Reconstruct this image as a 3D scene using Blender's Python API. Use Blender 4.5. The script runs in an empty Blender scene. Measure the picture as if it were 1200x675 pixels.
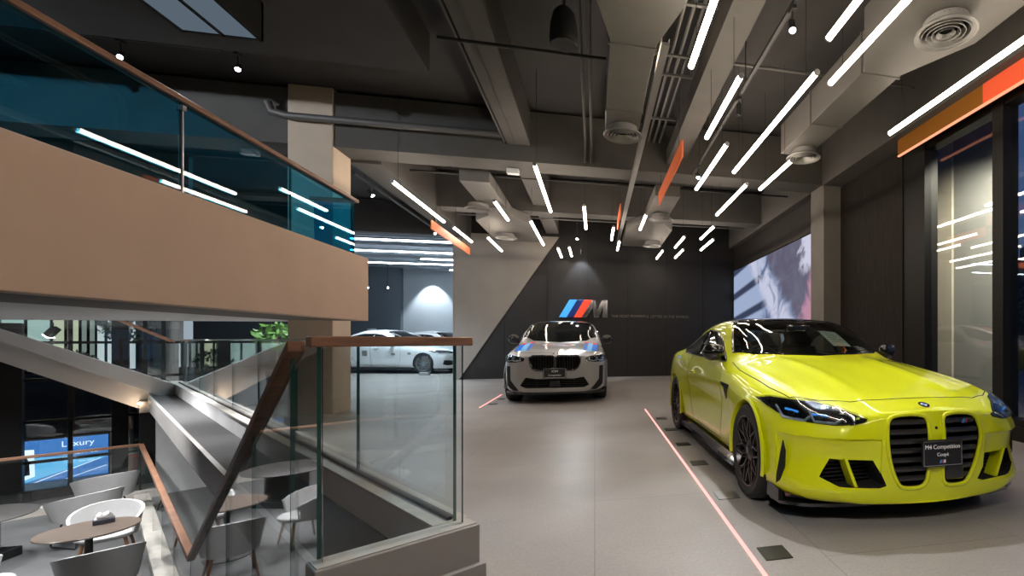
import bpy, bmesh, math, random
from mathutils import Vector, Matrix, geometry
from mathutils.bvhtree import BVHTree

random.seed(7)
SC = bpy.context.scene
COL = SC.collection
PI = math.pi


# ---------------------------------------------------------------- materials
MATS = {}


def mat(name, col=(.5, .5, .5), rough=.5, metal=0., spec=.5, coat=0., emit=None, estr=0., noise=0., nscale=8., bump=0., bscale=40., detail=4.,
        stretch=None, rvar=0.):
    if name in MATS:
        return MATS[name]
    m = bpy.data.materials.new(name)
    m.use_nodes = True
    nt = m.node_tree
    b = nt.nodes['Principled BSDF']
    b.inputs['Base Color'].default_value = (*col, 1)
    b.inputs['Roughness'].default_value = rough
    b.inputs['Metallic'].default_value = metal
    b.inputs['Specular IOR Level'].default_value = spec
    b.inputs['Coat Weight'].default_value = coat
    b.inputs['Coat Roughness'].default_value = .03
    if emit:
        b.inputs['Emission Color'].default_value = (*emit, 1)
        b.inputs['Emission Strength'].default_value = estr
    if noise or bump or rvar:
        tc = nt.nodes.new('ShaderNodeTexCoord')
        mp = nt.nodes.new('ShaderNodeMapping')
        nt.links.new(tc.outputs['Object'], mp.inputs['Vector'])
        if stretch:
            mp.inputs['Scale'].default_value = stretch
        n = nt.nodes.new('ShaderNodeTexNoise')
        n.inputs['Scale'].default_value = nscale
        n.inputs['Detail'].default_value = detail
        nt.links.new(mp.outputs['Vector'], n.inputs['Vector'])
        if noise:
            r = nt.nodes.new('ShaderNodeValToRGB')
            r.color_ramp.elements[0].position = .3
            r.color_ramp.elements[1].position = .7
            r.color_ramp.elements[0].color = (*[max(0, c * (1 - noise)) for c in col], 1)
            r.color_ramp.elements[1].color = (*[min(1, c * (1 + noise)) for c in col], 1)
            nt.links.new(n.outputs['Fac'], r.inputs['Fac'])
            nt.links.new(r.outputs['Color'], b.inputs['Base Color'])
        if rvar:
            mr = nt.nodes.new('ShaderNodeMapRange')
            mr.inputs['From Min'].default_value = .3
            mr.inputs['From Max'].default_value = .7
            mr.inputs['To Min'].default_value = rough - rvar
            mr.inputs['To Max'].default_value = rough + rvar
            nt.links.new(n.outputs['Fac'], mr.inputs['Value'])
            nt.links.new(mr.outputs['Result'], b.inputs['Roughness'])
        if bump:
            n2 = nt.nodes.new('ShaderNodeTexNoise')
            n2.inputs['Scale'].default_value = bscale
            n2.inputs['Detail'].default_value = 3
            nt.links.new(mp.outputs['Vector'], n2.inputs['Vector'])
            bp = nt.nodes.new('ShaderNodeBump')
            bp.inputs['Strength'].default_value = bump
            bp.inputs['Distance'].default_value = .01
            nt.links.new(n2.outputs['Fac'], bp.inputs['Height'])
            nt.links.new(bp.outputs['Normal'], b.inputs['Normal'])
    MATS[name] = m
    return m


def glass(name, tint=(.9, .95, .93), f0=.045, rough=0., gcol=(1, 1, 1), power=5.):
    """Clear sheet glass: see-through with a Schlick reflection that is the same from both faces."""
    if name in MATS:
        return MATS[name]
    m = bpy.data.materials.new(name)
    m.use_nodes = True
    nt = m.node_tree
    nt.nodes.clear()
    out = nt.nodes.new('ShaderNodeOutputMaterial')
    mix = nt.nodes.new('ShaderNodeMixShader')
    tr = nt.nodes.new('ShaderNodeBsdfTransparent')
    tr.inputs['Color'].default_value = (*tint, 1)
    gl = nt.nodes.new('ShaderNodeBsdfGlossy')
    gl.inputs['Roughness'].default_value = rough
    gl.inputs['Color'].default_value = (*gcol, 1)
    geo = nt.nodes.new('ShaderNodeNewGeometry')
    dot = nt.nodes.new('ShaderNodeVectorMath')
    dot.operation = 'DOT_PRODUCT'
    nt.links.new(geo.outputs['Normal'], dot.inputs[0])
    nt.links.new(geo.outputs['Incoming'], dot.inputs[1])

    def M(op, a, b_):
        n = nt.nodes.new('ShaderNodeMath')
        n.operation = op
        for i, v in enumerate((a, b_)):
            if v is None:
                continue
            if isinstance(v, (int, float)):
                n.inputs[i].default_value = v
            else:
                nt.links.new(v, n.inputs[i])
        return n.outputs[0]
    c = M('ABSOLUTE', dot.outputs['Value'], None)
    k = M('POWER', M('SUBTRACT', 1., c), power)
    f = M('ADD', M('MULTIPLY', k, 1 - f0), f0)
    nt.links.new(f, mix.inputs[0])
    nt.links.new(tr.outputs[0], mix.inputs[1])
    nt.links.new(gl.outputs[0], mix.inputs[2])
    nt.links.new(mix.outputs[0], out.inputs[0])
    MATS[name] = m
    return m


def emis(name, col, s):
    if name in MATS:
        return MATS[name]
    m = bpy.data.materials.new(name)
    m.use_nodes = True
    nt = m.node_tree
    nt.nodes.clear()
    out = nt.nodes.new('ShaderNodeOutputMaterial')
    e = nt.nodes.new('ShaderNodeEmission')
    e.inputs[0].default_value = (*col, 1)
    e.inputs[1].default_value = s
    nt.links.new(e.outputs[0], out.inputs[0])
    MATS[name] = m
    return m


# ---------------------------------------------------------------- mesh builder
class MB:
    def __init__(self):
        self.v, self.f, self.m = [], [], []

    def add(self, vs, fs, mi=0):
        b = len(self.v)
        self.v += [Vector(p) for p in vs]
        self.f += [tuple(b + i for i in f) for f in fs]
        self.m += [mi] * len(fs)
        return self

    def box(self, lo, hi, mi=0, xf=None):
        x0, y0, z0 = lo
        x1, y1, z1 = hi
        vs = [Vector(p) for p in ((x0, y0, z0), (x1, y0, z0), (x1, y1, z0), (x0, y1, z0), (x0, y0, z1), (x1, y0, z1), (x1, y1, z1), (x0, y1, z1))]
        if xf is not None:
            vs = [xf @ p for p in vs]
        return self.add(vs, [(0, 3, 2, 1), (4, 5, 6, 7), (0, 1, 5, 4), (1, 2, 6, 5), (2, 3, 7, 6), (3, 0, 4, 7)], mi)

    def prism(self, poly, z0, z1, mi=0, xf=None):
        """poly: 2D points counter-clockwise in XY; extruded in Z, then moved by xf."""
        n = len(poly)
        if sum(poly[i][0] * poly[(i + 1) % n][1] - poly[(i + 1) % n][0] * poly[i][1] for i in range(n)) < 0:
            poly = list(reversed(poly))
        vs = [Vector((p[0], p[1], z0)) for p in poly] + [Vector((p[0], p[1], z1)) for p in poly]
        if xf is not None:
            vs = [xf @ p for p in vs]
        fs = [tuple(reversed(range(n))), tuple(range(n, 2 * n))] + [(i, (i + 1) % n, n + (i + 1) % n, n + i) for i in range(n)]
        return self.add(vs, fs, mi)

    def hexa(self, bot, top, mi=0):
        """Eight corners: bottom four (counter-clockwise from above), top four."""
        return self.add(list(bot) + list(top), [(3, 2, 1, 0), (4, 5, 6, 7), (0, 1, 5, 4), (1, 2, 6, 5), (2, 3, 7, 6), (3, 0, 4, 7)], mi)

    def tube(self, pts, r, n=10, mi=0, closed=False, flat=1.):
        pts = [Vector(p) for p in pts]
        N = len(pts)
        rr = r if isinstance(r, (list, tuple)) else [r] * N
        up = None
        rings = []
        for i, p in enumerate(pts):
            a = pts[(i - 1) % N] if (closed or i > 0) else p
            b = pts[(i + 1) % N] if (closed or i < N - 1) else p
            t = (b - a)
            if t.length < 1e-9:
                t = Vector((0, 0, 1))
            t.normalize()
            if up is None:
                up = Vector((0, 0, 1)) if abs(t.z) < .9 else Vector((0, 1, 0))
            s = t.cross(up)
            if s.length < 1e-6:
                s = t.orthogonal()
            s.normalize()
            up = s.cross(t).normalized()
            rings.append([p + (s * math.cos(2 * PI * k / n) + up * math.sin(2 * PI * k / n) * flat) * rr[i] for k in range(n)])
        vs = [q for g in rings for q in g]
        fs = []
        for i in range(N if closed else N - 1):
            j = (i + 1) % N
            for k in range(n):
                k2 = (k + 1) % n
                fs.append((i * n + k, j * n + k, j * n + k2, i * n + k2))
        if not closed:
            fs.append(tuple(range(n)))
            fs.append(tuple(reversed(range((N - 1) * n, N * n))))
        return self.add(vs, fs, mi)

    def lathe(self, prof, n=32, mi=0, xf=None, a0=0., a1=2 * PI):
        full = abs(a1 - a0 - 2 * PI) < 1e-6
        m = n if full else n + 1
        vs = []
        for i in range(m):
            a = a0 + (a1 - a0) * i / n
            for r, z in prof:
                q = Vector((r * math.cos(a), r * math.sin(a), z))
                vs.append(xf @ q if xf is not None else q)
        P = len(prof)
        fs = []
        for i in range(n):
            j = (i + 1) % m
            for k in range(P - 1):
                fs.append((i * P + k, j * P + k, j * P + k + 1, i * P + k + 1))
        return self.add(vs, fs, mi)

    def grid(self, rows, mi=0, closed_u=False):
        R, C = len(rows), len(rows[0])
        vs = [p for r in rows for p in r]
        fs = []
        for i in range(R - 1):
            for k in range(C if closed_u else C - 1):
                k2 = (k + 1) % C
                fs.append((i * C + k, i * C + k2, (i + 1) * C + k2, (i + 1) * C + k))
        return self.add(vs, fs, mi)

    def mesh(self, name, mats, smooth=None, weld=True):
        me = bpy.data.meshes.new(name)
        me.from_pydata([tuple(p) for p in self.v], [], self.f)
        for x in (mats if isinstance(mats, (list, tuple)) else [mats]):
            me.materials.append(x)
        me.polygons.foreach_set('material_index', self.m)
        bm = bmesh.new()
        bm.from_mesh(me)
        if weld:
            bmesh.ops.remove_doubles(bm, verts=bm.verts, dist=1e-5)
        bmesh.ops.recalc_face_normals(bm, faces=bm.faces)
        bm.to_mesh(me)
        bm.free()
        if smooth is not None:
            me.polygons.foreach_set('use_smooth', [True] * len(me.polygons))
            me.set_sharp_from_angle(angle=math.radians(smooth))
        me.update()
        return me

    def build(self, name, mats, parent=None, smooth=None, loc=None, rotz=0., bevel=0., bseg=2, weld=True):
        return link(name, self.mesh(name, mats, smooth, weld), parent, loc, rotz, bevel, bseg)


def link(name, me, parent=None, loc=None, rotz=0., bevel=0., bseg=2):
    o = bpy.data.objects.new(name, me)
    COL.objects.link(o)
    if parent is not None:
        o.parent = parent
    if loc is not None:
        o.location = loc
    if rotz:
        o.rotation_euler = (0, 0, rotz)
    if bevel:
        md = o.modifiers.new('edge', 'BEVEL')
        md.width = bevel
        md.segments = bseg
        md.limit_method = 'ANGLE'
        md.angle_limit = math.radians(40)
        me.polygons.foreach_set('use_smooth', [True] * len(me.polygons))
        me.set_sharp_from_angle(angle=math.radians(60))
    return o


def tag(o, label=None, cat=None, group=None, kind=None):
    if label:
        o['label'] = label
    if cat:
        o['category'] = cat
        o['kind'] = 'thing'
    if group:
        o['group'] = group
    if kind:
        o['kind'] = kind
    return o


def thing(name, label, cat, loc=(0, 0, 0), rotz=0., group=None):
    o = bpy.data.objects.new(name, None)
    o.empty_display_size = .1
    COL.objects.link(o)
    o.location = loc
    o.rotation_euler = (0, 0, rotz)
    return tag(o, label, cat, group)


def struct(name, mb, mats, smooth=None, label=None, bevel=0., loc=None, rotz=0.):
    o = mb.build(name, mats, None, smooth, loc=loc, rotz=rotz, bevel=bevel)
    o['kind'] = 'structure'
    if label:
        o['label'] = label
    return o


def dup(o, loc=None, rotz=None, label=None, group=None, parent=None):
    """A copy of a thing with its parts and their sub-parts; mesh data is shared."""
    c = o.copy()
    COL.objects.link(c)
    if parent is not None:
        c.parent = parent
        c.matrix_parent_inverse = o.matrix_parent_inverse.copy()
    for ch in o.children:
        dup(ch, parent=c)
    if loc is not None:
        c.location = loc
    if rotz is not None:
        c.rotation_euler = (0, 0, rotz)
    if label:
        c['label'] = label
    if group:
        c['group'] = group
    return c


def text_mesh(name, body, size, mat_, parent, xf, extrude=.002, align='CENTER', bold=0., shear=0., space=1., sx=1.):
    cu = bpy.data.curves.new(name, 'FONT')
    cu.body = body
    cu.size = size
    cu.extrude = extrude
    cu.align_x = align
    cu.align_y = 'CENTER'
    cu.offset = bold
    cu.shear = shear
    cu.space_character = space
    tmp = bpy.data.objects.new(name, cu)
    COL.objects.link(tmp)
    dg = bpy.context.evaluated_depsgraph_get()
    me = bpy.data.meshes.new_from_object(tmp.evaluated_get(dg))
    bpy.data.objects.remove(tmp)
    bpy.data.curves.remove(cu)
    me.transform(Matrix.Diagonal((sx, 1, 1, 1)))
    me.transform(xf)
    me.materials.clear()
    me.materials.append(mat_)
    return link(name, me, parent)


def frame_xf(o, ex, ey):
    """Matrix whose X, Y axes run along ex, ey from the point o (Z is their cross product)."""
    ex = Vector(ex).normalized()
    ey = Vector(ey).normalized()
    ez = ex.cross(ey).normalized()
    ey = ez.cross(ex)
    return Matrix(((ex.x, ey.x, ez.x, o[0]), (ex.y, ey.y, ez.y, o[1]), (ex.z, ey.z, ez.z, o[2]), (0, 0, 0, 1)))


# ---------------------------------------------------------------- curves
def pchip(xs, ys, n_at):
    n = len(xs)
    h = [xs[i + 1] - xs[i] for i in range(n - 1)]
    d = [(ys[i + 1] - ys[i]) / h[i] for i in range(n - 1)]
    m = [0.] * n
    m[0], m[-1] = d[0], d[-1]
    for i in range(1, n - 1):
        if d[i - 1] * d[i] > 0:
            w1, w2 = 2 * h[i] + h[i - 1], h[i] + 2 * h[i - 1]
            m[i] = (w1 + w2) / (w1 / d[i - 1] + w2 / d[i])
    out = []
    for x in n_at:
        i = 0
        while i < n - 2 and x > xs[i + 1]:
            i += 1
        t = (x - xs[i]) / h[i]
        out.append((2 * t ** 3 - 3 * t * t + 1) * ys[i] + (t ** 3 - 2 * t * t + t) * h[i] * m[i] + (-2 * t ** 3 + 3 * t * t) * ys[i + 1] + (t ** 3 - t * t) * h[i] * m[i + 1])
    return out


def catmull(P, sub, closed=False, mirror_ends=False):
    n = len(P)
    out = []
    rng = n if closed else n - 1
    for i in range(rng):
        p1, p2 = P[i], P[(i + 1) % n]
        p0 = P[i - 1] if (i > 0 or closed) else (Vector((-p2.x, p2.y, p2.z)) if mirror_ends else p1 * 2 - p2)
        p3 = P[(i + 2) % n] if (i < n - 2 or closed) else (Vector((-p1.x, p1.y, p1.z)) if mirror_ends else p2 * 2 - p1)
        t0, t1 = 0., max(1e-4, (p1 - p0).length) ** .5
        t2 = t1 + max(1e-4, (p2 - p1).length) ** .5
        t3 = t2 + max(1e-4, (p3 - p2).length) ** .5
        for s in range(sub):
            t = t1 + (t2 - t1) * s / sub
            A1 = p0 * ((t1 - t) / (t1 - t0)) + p1 * ((t - t0) / (t1 - t0))
            A2 = p1 * ((t2 - t) / (t2 - t1)) + p2 * ((t - t1) / (t2 - t1))
            A3 = p2 * ((t3 - t) / (t3 - t2)) + p3 * ((t - t2) / (t3 - t2))
            B1 = A1 * ((t2 - t) / (t2 - t0)) + A2 * ((t - t0) / (t2 - t0))
            B2 = A2 * ((t3 - t) / (t3 - t1)) + A3 * ((t - t1) / (t3 - t1))
            out.append(B1 * ((t2 - t) / (t2 - t1)) + B2 * ((t - t1) / (t2 - t1)))
    if not closed:
        out.append(P[-1].copy())
    return out


def spline(pts, sub=6, closed=False):
    return catmull([Vector(p) for p in pts], sub, closed)
# ---------------------------------------------------------------- camera and picture settings
F_PX, PX, PY, EYE = 575., 831., 398., 1.153
YAW = math.atan(134. / 575.)
cam_d = bpy.data.cameras.new('camera')
cam_d.sensor_width = 36.
cam_d.sensor_fit = 'HORIZONTAL'
cam_d.lens = F_PX / 1200. * 36.
cam_d.shift_x = (600. - PX) / 1200.
cam_d.shift_y = (PY - 337.5) / 1200.
cam_d.clip_start = .02
cam = bpy.data.objects.new('camera', cam_d)
COL.objects.link(cam)
cam.location = (0, 0, EYE)
cam.rotation_euler = (PI / 2, 0, -YAW)
SC.camera = cam
SC.view_settings.view_transform = 'Standard'
SC.view_settings.look = 'None'
SC.view_settings.gamma = 1.
SC.view_settings.use_curve_mapping = False
SC.view_settings.exposure = 1.02
SC.cycles.use_denoising = True
SC.cycles.max_bounces = 10
SC.cycles.diffuse_bounces = 4
SC.cycles.glossy_bounces = 5
SC.cycles.transparent_max_bounces = 32
SC.cycles.sample_clamp_indirect = 6.
SC.cycles.caustics_reflective = False
SC.cycles.caustics_refractive = False
# ---------------------------------------------------------------- car body tools
# Car space: x across, y = 0 at the front axle with the nose towards -y, z up from the ground.
def loft_body(stations, sub_len=6, sub_sec=5, ncol=14, bulge0=.05, bulge1=.04):
    """stations: rows of nine (x, y, z) half-section points, nose to tail. Returns half rings and a closed mesh builder."""
    ns = len(stations)
    nj = len(stations[0])
    t = [0.]
    for a, b in zip(stations, stations[1:]):
        t.append(t[-1] + max(.03, sum((Vector(p) - Vector(q)).length for p, q in zip(a, b)) / nj))
    ts = []
    for i in range(ns - 1):
        ts += [t[i] + (t[i + 1] - t[i]) * k / sub_len for k in range(sub_len)]
    ts.append(t[-1])
    cols = []
    for j in range(nj):
        cols.append(list(zip(*[pchip(t, [s[j][c] for s in stations], ts) for c in range(3)])))
    rings = []
    for i in range(len(ts)):
        rings.append(catmull([Vector(cols[j][i]) for j in range(nj)], sub_sec, mirror_ends=True))
    for r in rings:
        r[0].x = 0
        r[-1].x = 0
        for p in r:
            p.x = max(0., p.x)
    mb = MB()
    full = []
    for r in rings:
        full.append(r + [Vector((-p.x, p.y, p.z)) for p in reversed(r[1:-1])])
    mb.grid(full, 0, closed_u=True)
    for r, sgn, bl in ((rings[0], -1, bulge0), (rings[-1], 1, bulge1)):
        rows = []
        K = len(r) - 1
        zlo, zhi = r[0].z, r[-1].z
        for k in range(1, K):
            row = []
            for c in range(ncol + 1):
                f = 1 - 2 * c / ncol
                w = (1 - f * f)
                row.append(Vector((r[k].x * f, r[k].y + sgn * bl * w * min(1., r[k].x / .3), r[k].z)))
            rows.append(row)
        mb.grid(rows, 0)
        for row, tip in ((rows[0], r[0]), (rows[-1], r[-1])):
            b = len(mb.v)
            mb.v += row + [tip]
            n = len(row)
            mb.f += [(b + i, b + i + 1, b + n) for i in range(n - 1)]
            mb.m += [0] * (n - 1)
    return rings, mb


def solid_obj(mb, mats, name='tmp'):
    me = mb.mesh(name, mats)
    o = bpy.data.objects.new(name, me)
    COL.objects.link(o)
    return o


def carve(o, cutters, solver='MANIFOLD'):
    """Subtract each cutter (MB, material) from the object and return the finished mesh."""
    tmp = []
    for mb, m in cutters:
        c = solid_obj(mb, [m], 'cutter')
        md = o.modifiers.new('cut', 'BOOLEAN')
        md.operation = 'DIFFERENCE'
        md.object = c
        md.solver = solver
        md.material_mode = 'TRANSFER'
        tmp.append(c)
    dg = bpy.context.evaluated_depsgraph_get()
    dg.update()
    me = bpy.data.meshes.new_from_object(o.evaluated_get(dg))
    for c in tmp:
        cm = c.data
        bpy.data.objects.remove(c)
    return me


def smooth_mesh(me, ang=38):
    me.polygons.foreach_set('use_smooth', [True] * len(me.polygons))
    me.set_sharp_from_angle(angle=math.radians(ang))
    return me


class Skin:
    """The car's outer surface, for laying panels, glass and lines on it."""

    def __init__(self, mb):
        me = mb.mesh('skin', [])
        bm = bmesh.new()
        bm.from_mesh(me)
        bmesh.ops.triangulate(bm, faces=bm.faces)
        self.t = BVHTree.FromBMesh(bm)
        bm.free()
        bpy.data.meshes.remove(me)

    def hit(self, p, D, back=1.):
        p, D = Vector(p), Vector(D).normalized()
        h, n, _, _ = self.t.ray_cast(p - D * back, D)
        if h is None:
            h, n, _, _ = self.t.find_nearest(p)
        if n.dot(D) > 0:
            n = -n
        return h, n

    def patch(self, name, outline, D, m, parent, off=.004, step=.03, thick=.008, sub=0, rim=None, mirror=False, smooth=50):
        """A panel with the given outline (3-D guesses near the surface), thrown along D on to the skin and given thickness."""
        D = Vector(D).normalized()
        e1 = D.orthogonal().normalized()
        e2 = D.cross(e1)
        pts = [Vector(p) for p in outline]
        if sub:
            pts = catmull(pts, sub, closed=True)
        P2 = []
        n = len(pts)
        for i in range(n):
            a, b = pts[i], pts[(i + 1) % n]
            k = max(1, int((b - a).length / step))
            for s in range(k):
                q = a.lerp(b, s / k)
                P2.append(Vector((q.dot(e1), q.dot(e2))))
        nb = len(P2)
        mid = sum((p.dot(D) for p in pts)) / n
        xs = [p.x for p in P2]
        ys = [p.y for p in P2]
        V = list(P2)
        x = min(xs) + step * .5
        row = 0
        while x < max(xs):
            y = min(ys) + step * (.5 if row % 2 else .25)
            while y < max(ys):
                q = Vector((x, y))
                inside = False
                for i in range(nb):
                    a, b = P2[i], P2[i - 1]
                    if (a.y > q.y) != (b.y > q.y) and q.x < (b.x - a.x) * (q.y - a.y) / (b.y - a.y) + a.x:
                        inside = not inside
                if inside and min((q - p).length for p in P2) > step * .45:
                    V.append(q)
                y += step
            x += step * .87
            row += 1
        vs, _, fs, _, _, _ = geometry.delaunay_2d_cdt(V, [(i, (i + 1) % nb) for i in range(nb)], [list(range(nb))], 1, 1e-5)
        top, low = [], []
        for q in vs:
            p = e1 * q.x + e2 * q.y + D * mid
            h, nn = self.hit(p, D)
            top.append(h + nn * off)
            low.append(h + nn * (off - thick))
        mb = MB()
        nv = len(top)
        mb.add(top + low, [tuple(f) for f in fs] + [tuple(nv + i for i in reversed(f)) for f in fs])
        cnt = {}
        for f in fs:
            for i in range(len(f)):
                a, b = f[i], f[(i + 1) % len(f)]
                cnt[(a, b)] = 1
        for (a, b) in list(cnt):
            if (b, a) not in cnt:
                mb.add([top[a], top[b], low[b], low[a]], [(0, 1, 2, 3)])
        o = mb.build(name, m, parent, smooth)
        if mirror:
            for i in range(len(mb.v)):
                mb.v[i] = Vector((-mb.v[i].x, mb.v[i].y, mb.v[i].z))
            mb.f = [tuple(reversed(f)) for f in mb.f]
            return o, mb.build(name, m, parent, smooth)
        return o

    def line(self, mb, pts, D, r=.004, off=0., closed=False, step=.03, mi=0, both=False, n=6):
        pts = [Vector(p) for p in pts]
        out = []
        N = len(pts)
        for i in range(N if closed else N - 1):
            a, b = pts[i], pts[(i + 1) % N]
            k = max(1, int((b - a).length / step))
            out += [a.lerp(b, s / k) for s in range(k)]
        if not closed:
            out.append(pts[-1])
        q = []
        for p in out:
            h, nn = self.hit(p, D)
            q.append(h + nn * off)
        mb.tube(q, r, n, mi, closed)
        if both:
            mb.tube([Vector((-p.x, p.y, p.z)) for p in q], r, n, mi, closed)
        return mb


def clip_x(poly, z):
    """x-range of a polygon in (x, z) at height z."""
    xs = []
    n = len(poly)
    for i in range(n):
        (x0, z0), (x1, z1) = poly[i], poly[(i + 1) % n]
        if (z0 > z) != (z1 > z):
            xs.append(x0 + (x1 - x0) * (z - z0) / (z1 - z0))
    return (min(xs), max(xs)) if len(xs) >= 2 else None


XZ = Matrix(((1, 0, 0, 0), (0, 0, 1, 0), (0, 1, 0, 0), (0, 0, 0, 1)))     # prism drawn in (x, z), extruded along y
YZ = Matrix(((0, 0, 1, 0), (1, 0, 0, 0), (0, 1, 0, 0), (0, 0, 0, 1)))     # prism drawn in (y, z), extruded along x


def mirror_mb(mb):
    c = MB()
    c.v = [Vector((-p.x, p.y, p.z)) for p in mb.v]
    c.f = [tuple(reversed(f)) for f in mb.f]
    c.m = list(mb.m)
    return c


def make_wheel(parent, x_out, y, r, w, side, style, mats, steer=0.):
    """A wheel with its outer face at x = side * x_out. mats: tyre, rim, disc, caliper, badge."""
    tyre_m, rim_m, disc_m, cal_m = mats
    S = Matrix.Translation((side * x_out, y, r)) @ Matrix.Rotation(steer, 4, 'Z') @ Matrix.Rotation(side * PI / 2, 4, 'Y')
    # local z runs outwards along the axle
    rr = r * style.get('rim', .745)
    wh = bpy.data.objects.new('wheel', None)
    COL.objects.link(wh)
    wh.parent = parent
    mb = MB()
    prof = [(rr * .985, -w * .96), (rr * 1.04, -w), (r * .93, -w * 1.0), (r * .985, -w * .93), (r, -w * .82), (r, -w * .2), (r * .987, -w * .09), (r * .95, -.012), (r * .9, .0),
            (rr * 1.06, -.004), (rr * 1.0, -.012), (rr * .985, -.05)]
    mb.lathe(prof, 56, 0, S)
    for gk in (.33, .5, .67):
        pass
    mb.build('tyre', tyre_m, wh, 40)
    mb = MB()
    mb.lathe([(rr * .93, -w * .9), (rr * .9, -.12), (rr * .94, -.04), (rr * 1.0, -.014), (rr * 1.0, -.006), (rr * .965, -.008), (rr * .94, -.03)], 56, 0, S)
    n = style.get('n', 10)
    hub = .075
    dish = -.035

    def bar(a0, r0, a1, r1, wd0, wd1, z0, z1, th=.03):
        p0 = Vector((r0 * math.cos(a0), r0 * math.sin(a0), z0))
        p1 = Vector((r1 * math.cos(a1), r1 * math.sin(a1), z1))
        t = (p1 - p0).normalized()
        s = Vector((-t.y, t.x, 0)).normalized()
        k = .55
        top = [p0 - s * wd0 * k, p1 - s * wd1 * k, p1 + s * wd1 * k, p0 + s * wd0 * k]
        bot = [p0 - s * wd0 - Vector((0, 0, th)), p1 - s * wd1 - Vector((0, 0, th)), p1 + s * wd1 - Vector((0, 0, th)), p0 + s * wd0 - Vector((0, 0, th))]
        mb.hexa([S @ q for q in bot], [S @ q for q in top], 0)
    for i in range(n):
        a = 2 * PI * i / n + .1
        if style['kind'] == 'mesh':
            bar(a, hub * .8, a, rr * .52, .011, .009, dish, -.02)
            g = PI / n
            bar(a, rr * .50, a - g * .82, rr * .97, .0085, .0075, -.02, -.014)
            bar(a, rr * .50, a + g * .82, rr * .97, .0085, .0075, -.02, -.014)
            if i % 1 == 0:
                bar(a + g, hub * 1.2, a + g * .35, rr * .60, .006, .006, dish - .004, -.022)
                bar(a + g, hub * 1.2, a + g * 1.65, rr * .60, .006, .006, dish - .004, -.022)
        else:
            g = PI / n * .45
            bar(a - g * .5, hub * .8, a - g, rr * .97, .014, .012, dish, -.014)
            bar(a + g * .5, hub * .8, a + g, rr * .97, .014, .012, dish, -.014)
    mb.build('rim', rim_m, wh, 35)
    mb = MB()
    mb.lathe([(0, dish + .016), (.032, dish + .016), (.036, dish + .01), (hub, dish - .002), (hub * 1.05, dish - .04), (0, dish - .04)], 24, 0, S)
    mb.build('hub', rim_m, wh, 35)
    mb = MB()
    mb.lathe([(.0, -.10), (rr * .8, -.10), (rr * .8, -.13), (0, -.13)], 40, 0, S)
    mb.build('brake_disc', disc_m, wh, 35)
    mb = MB()
    a0 = PI / 2 + .0
    mb.lathe([(rr * .55, -.075), (rr * .86, -.075), (rr * .88, -.09), (rr * .88, -.15), (rr * .55, -.15), (rr * .55, -.075)], 10, 0, S, a0 - .5, a0 + .5)
    mb.build('brake_caliper', cal_m, wh, 35)
    return wh
# ---------------------------------------------------------------- car materials
M_LIME = mat('lime_paint', (.74, .80, .004), .4, spec=.25, coat=1.)
M_BLACK = mat('gloss_black', (.008, .008, .009), .12, spec=.6, coat=.6)
M_SLAT = mat('grille_slat', (.022, .021, .021), .22, spec=.6)
M_SATIN = mat('satin_black', (.014, .014, .015), .42)
M_RUBBER = mat('tyre_rubber', (.018, .018, .018), .72, bump=.15, bscale=120.)
M_RIM = mat('dark_alloy', (.05, .045, .045), .28, metal=.8)
M_DISC = mat('brake_disc', (.10, .10, .10), .4, metal=1.)
M_CAL = mat('caliper_blue', (.02, .025, .05), .35)
M_CHROME = mat('chrome', (.75, .75, .76), .12, metal=1.)
M_CAVITY = mat('cavity_black', (.006, .006, .006), .8)
M_CARBON = mat('carbon_roof', (.014, .012, .013), .22, coat=.7)
M_CARGLASS = glass('car_glass', (.72, .77, .74), .05)
M_LENS = glass('lamp_lens', (.75, .78, .8), .06)
M_DRL = mat('lamp_light_guide', (.42, .47, .54), .25)
M_BLUE = mat('lamp_blue_accent', (.03, .25, .7), .3, emit=(.06, .35, 1.), estr=.5)
M_LEATHER = mat('dark_leather', (.03, .03, .032), .5)
M_WHITE = mat('white_print', (.8, .8, .8), .5)
M_PRINT = mat('bright_print', (.92, .92, .92), .6)
M_PAPER = mat('paper_sheet', (.62, .68, .68), .6)
M_GREY = mat('grey_print', (.2, .2, .2), .6)
M_RED = mat('red_accent', (.6, .02, .02), .4)
M_BLUEP = mat('badge_blue', (.02, .10, .42), .3)
M_SKYP = mat('badge_light_blue', (.10, .38, .80), .3)
M_GLASSBLK = mat('dark_car_window', (.010, .012, .013), .04, spec=.6)

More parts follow.
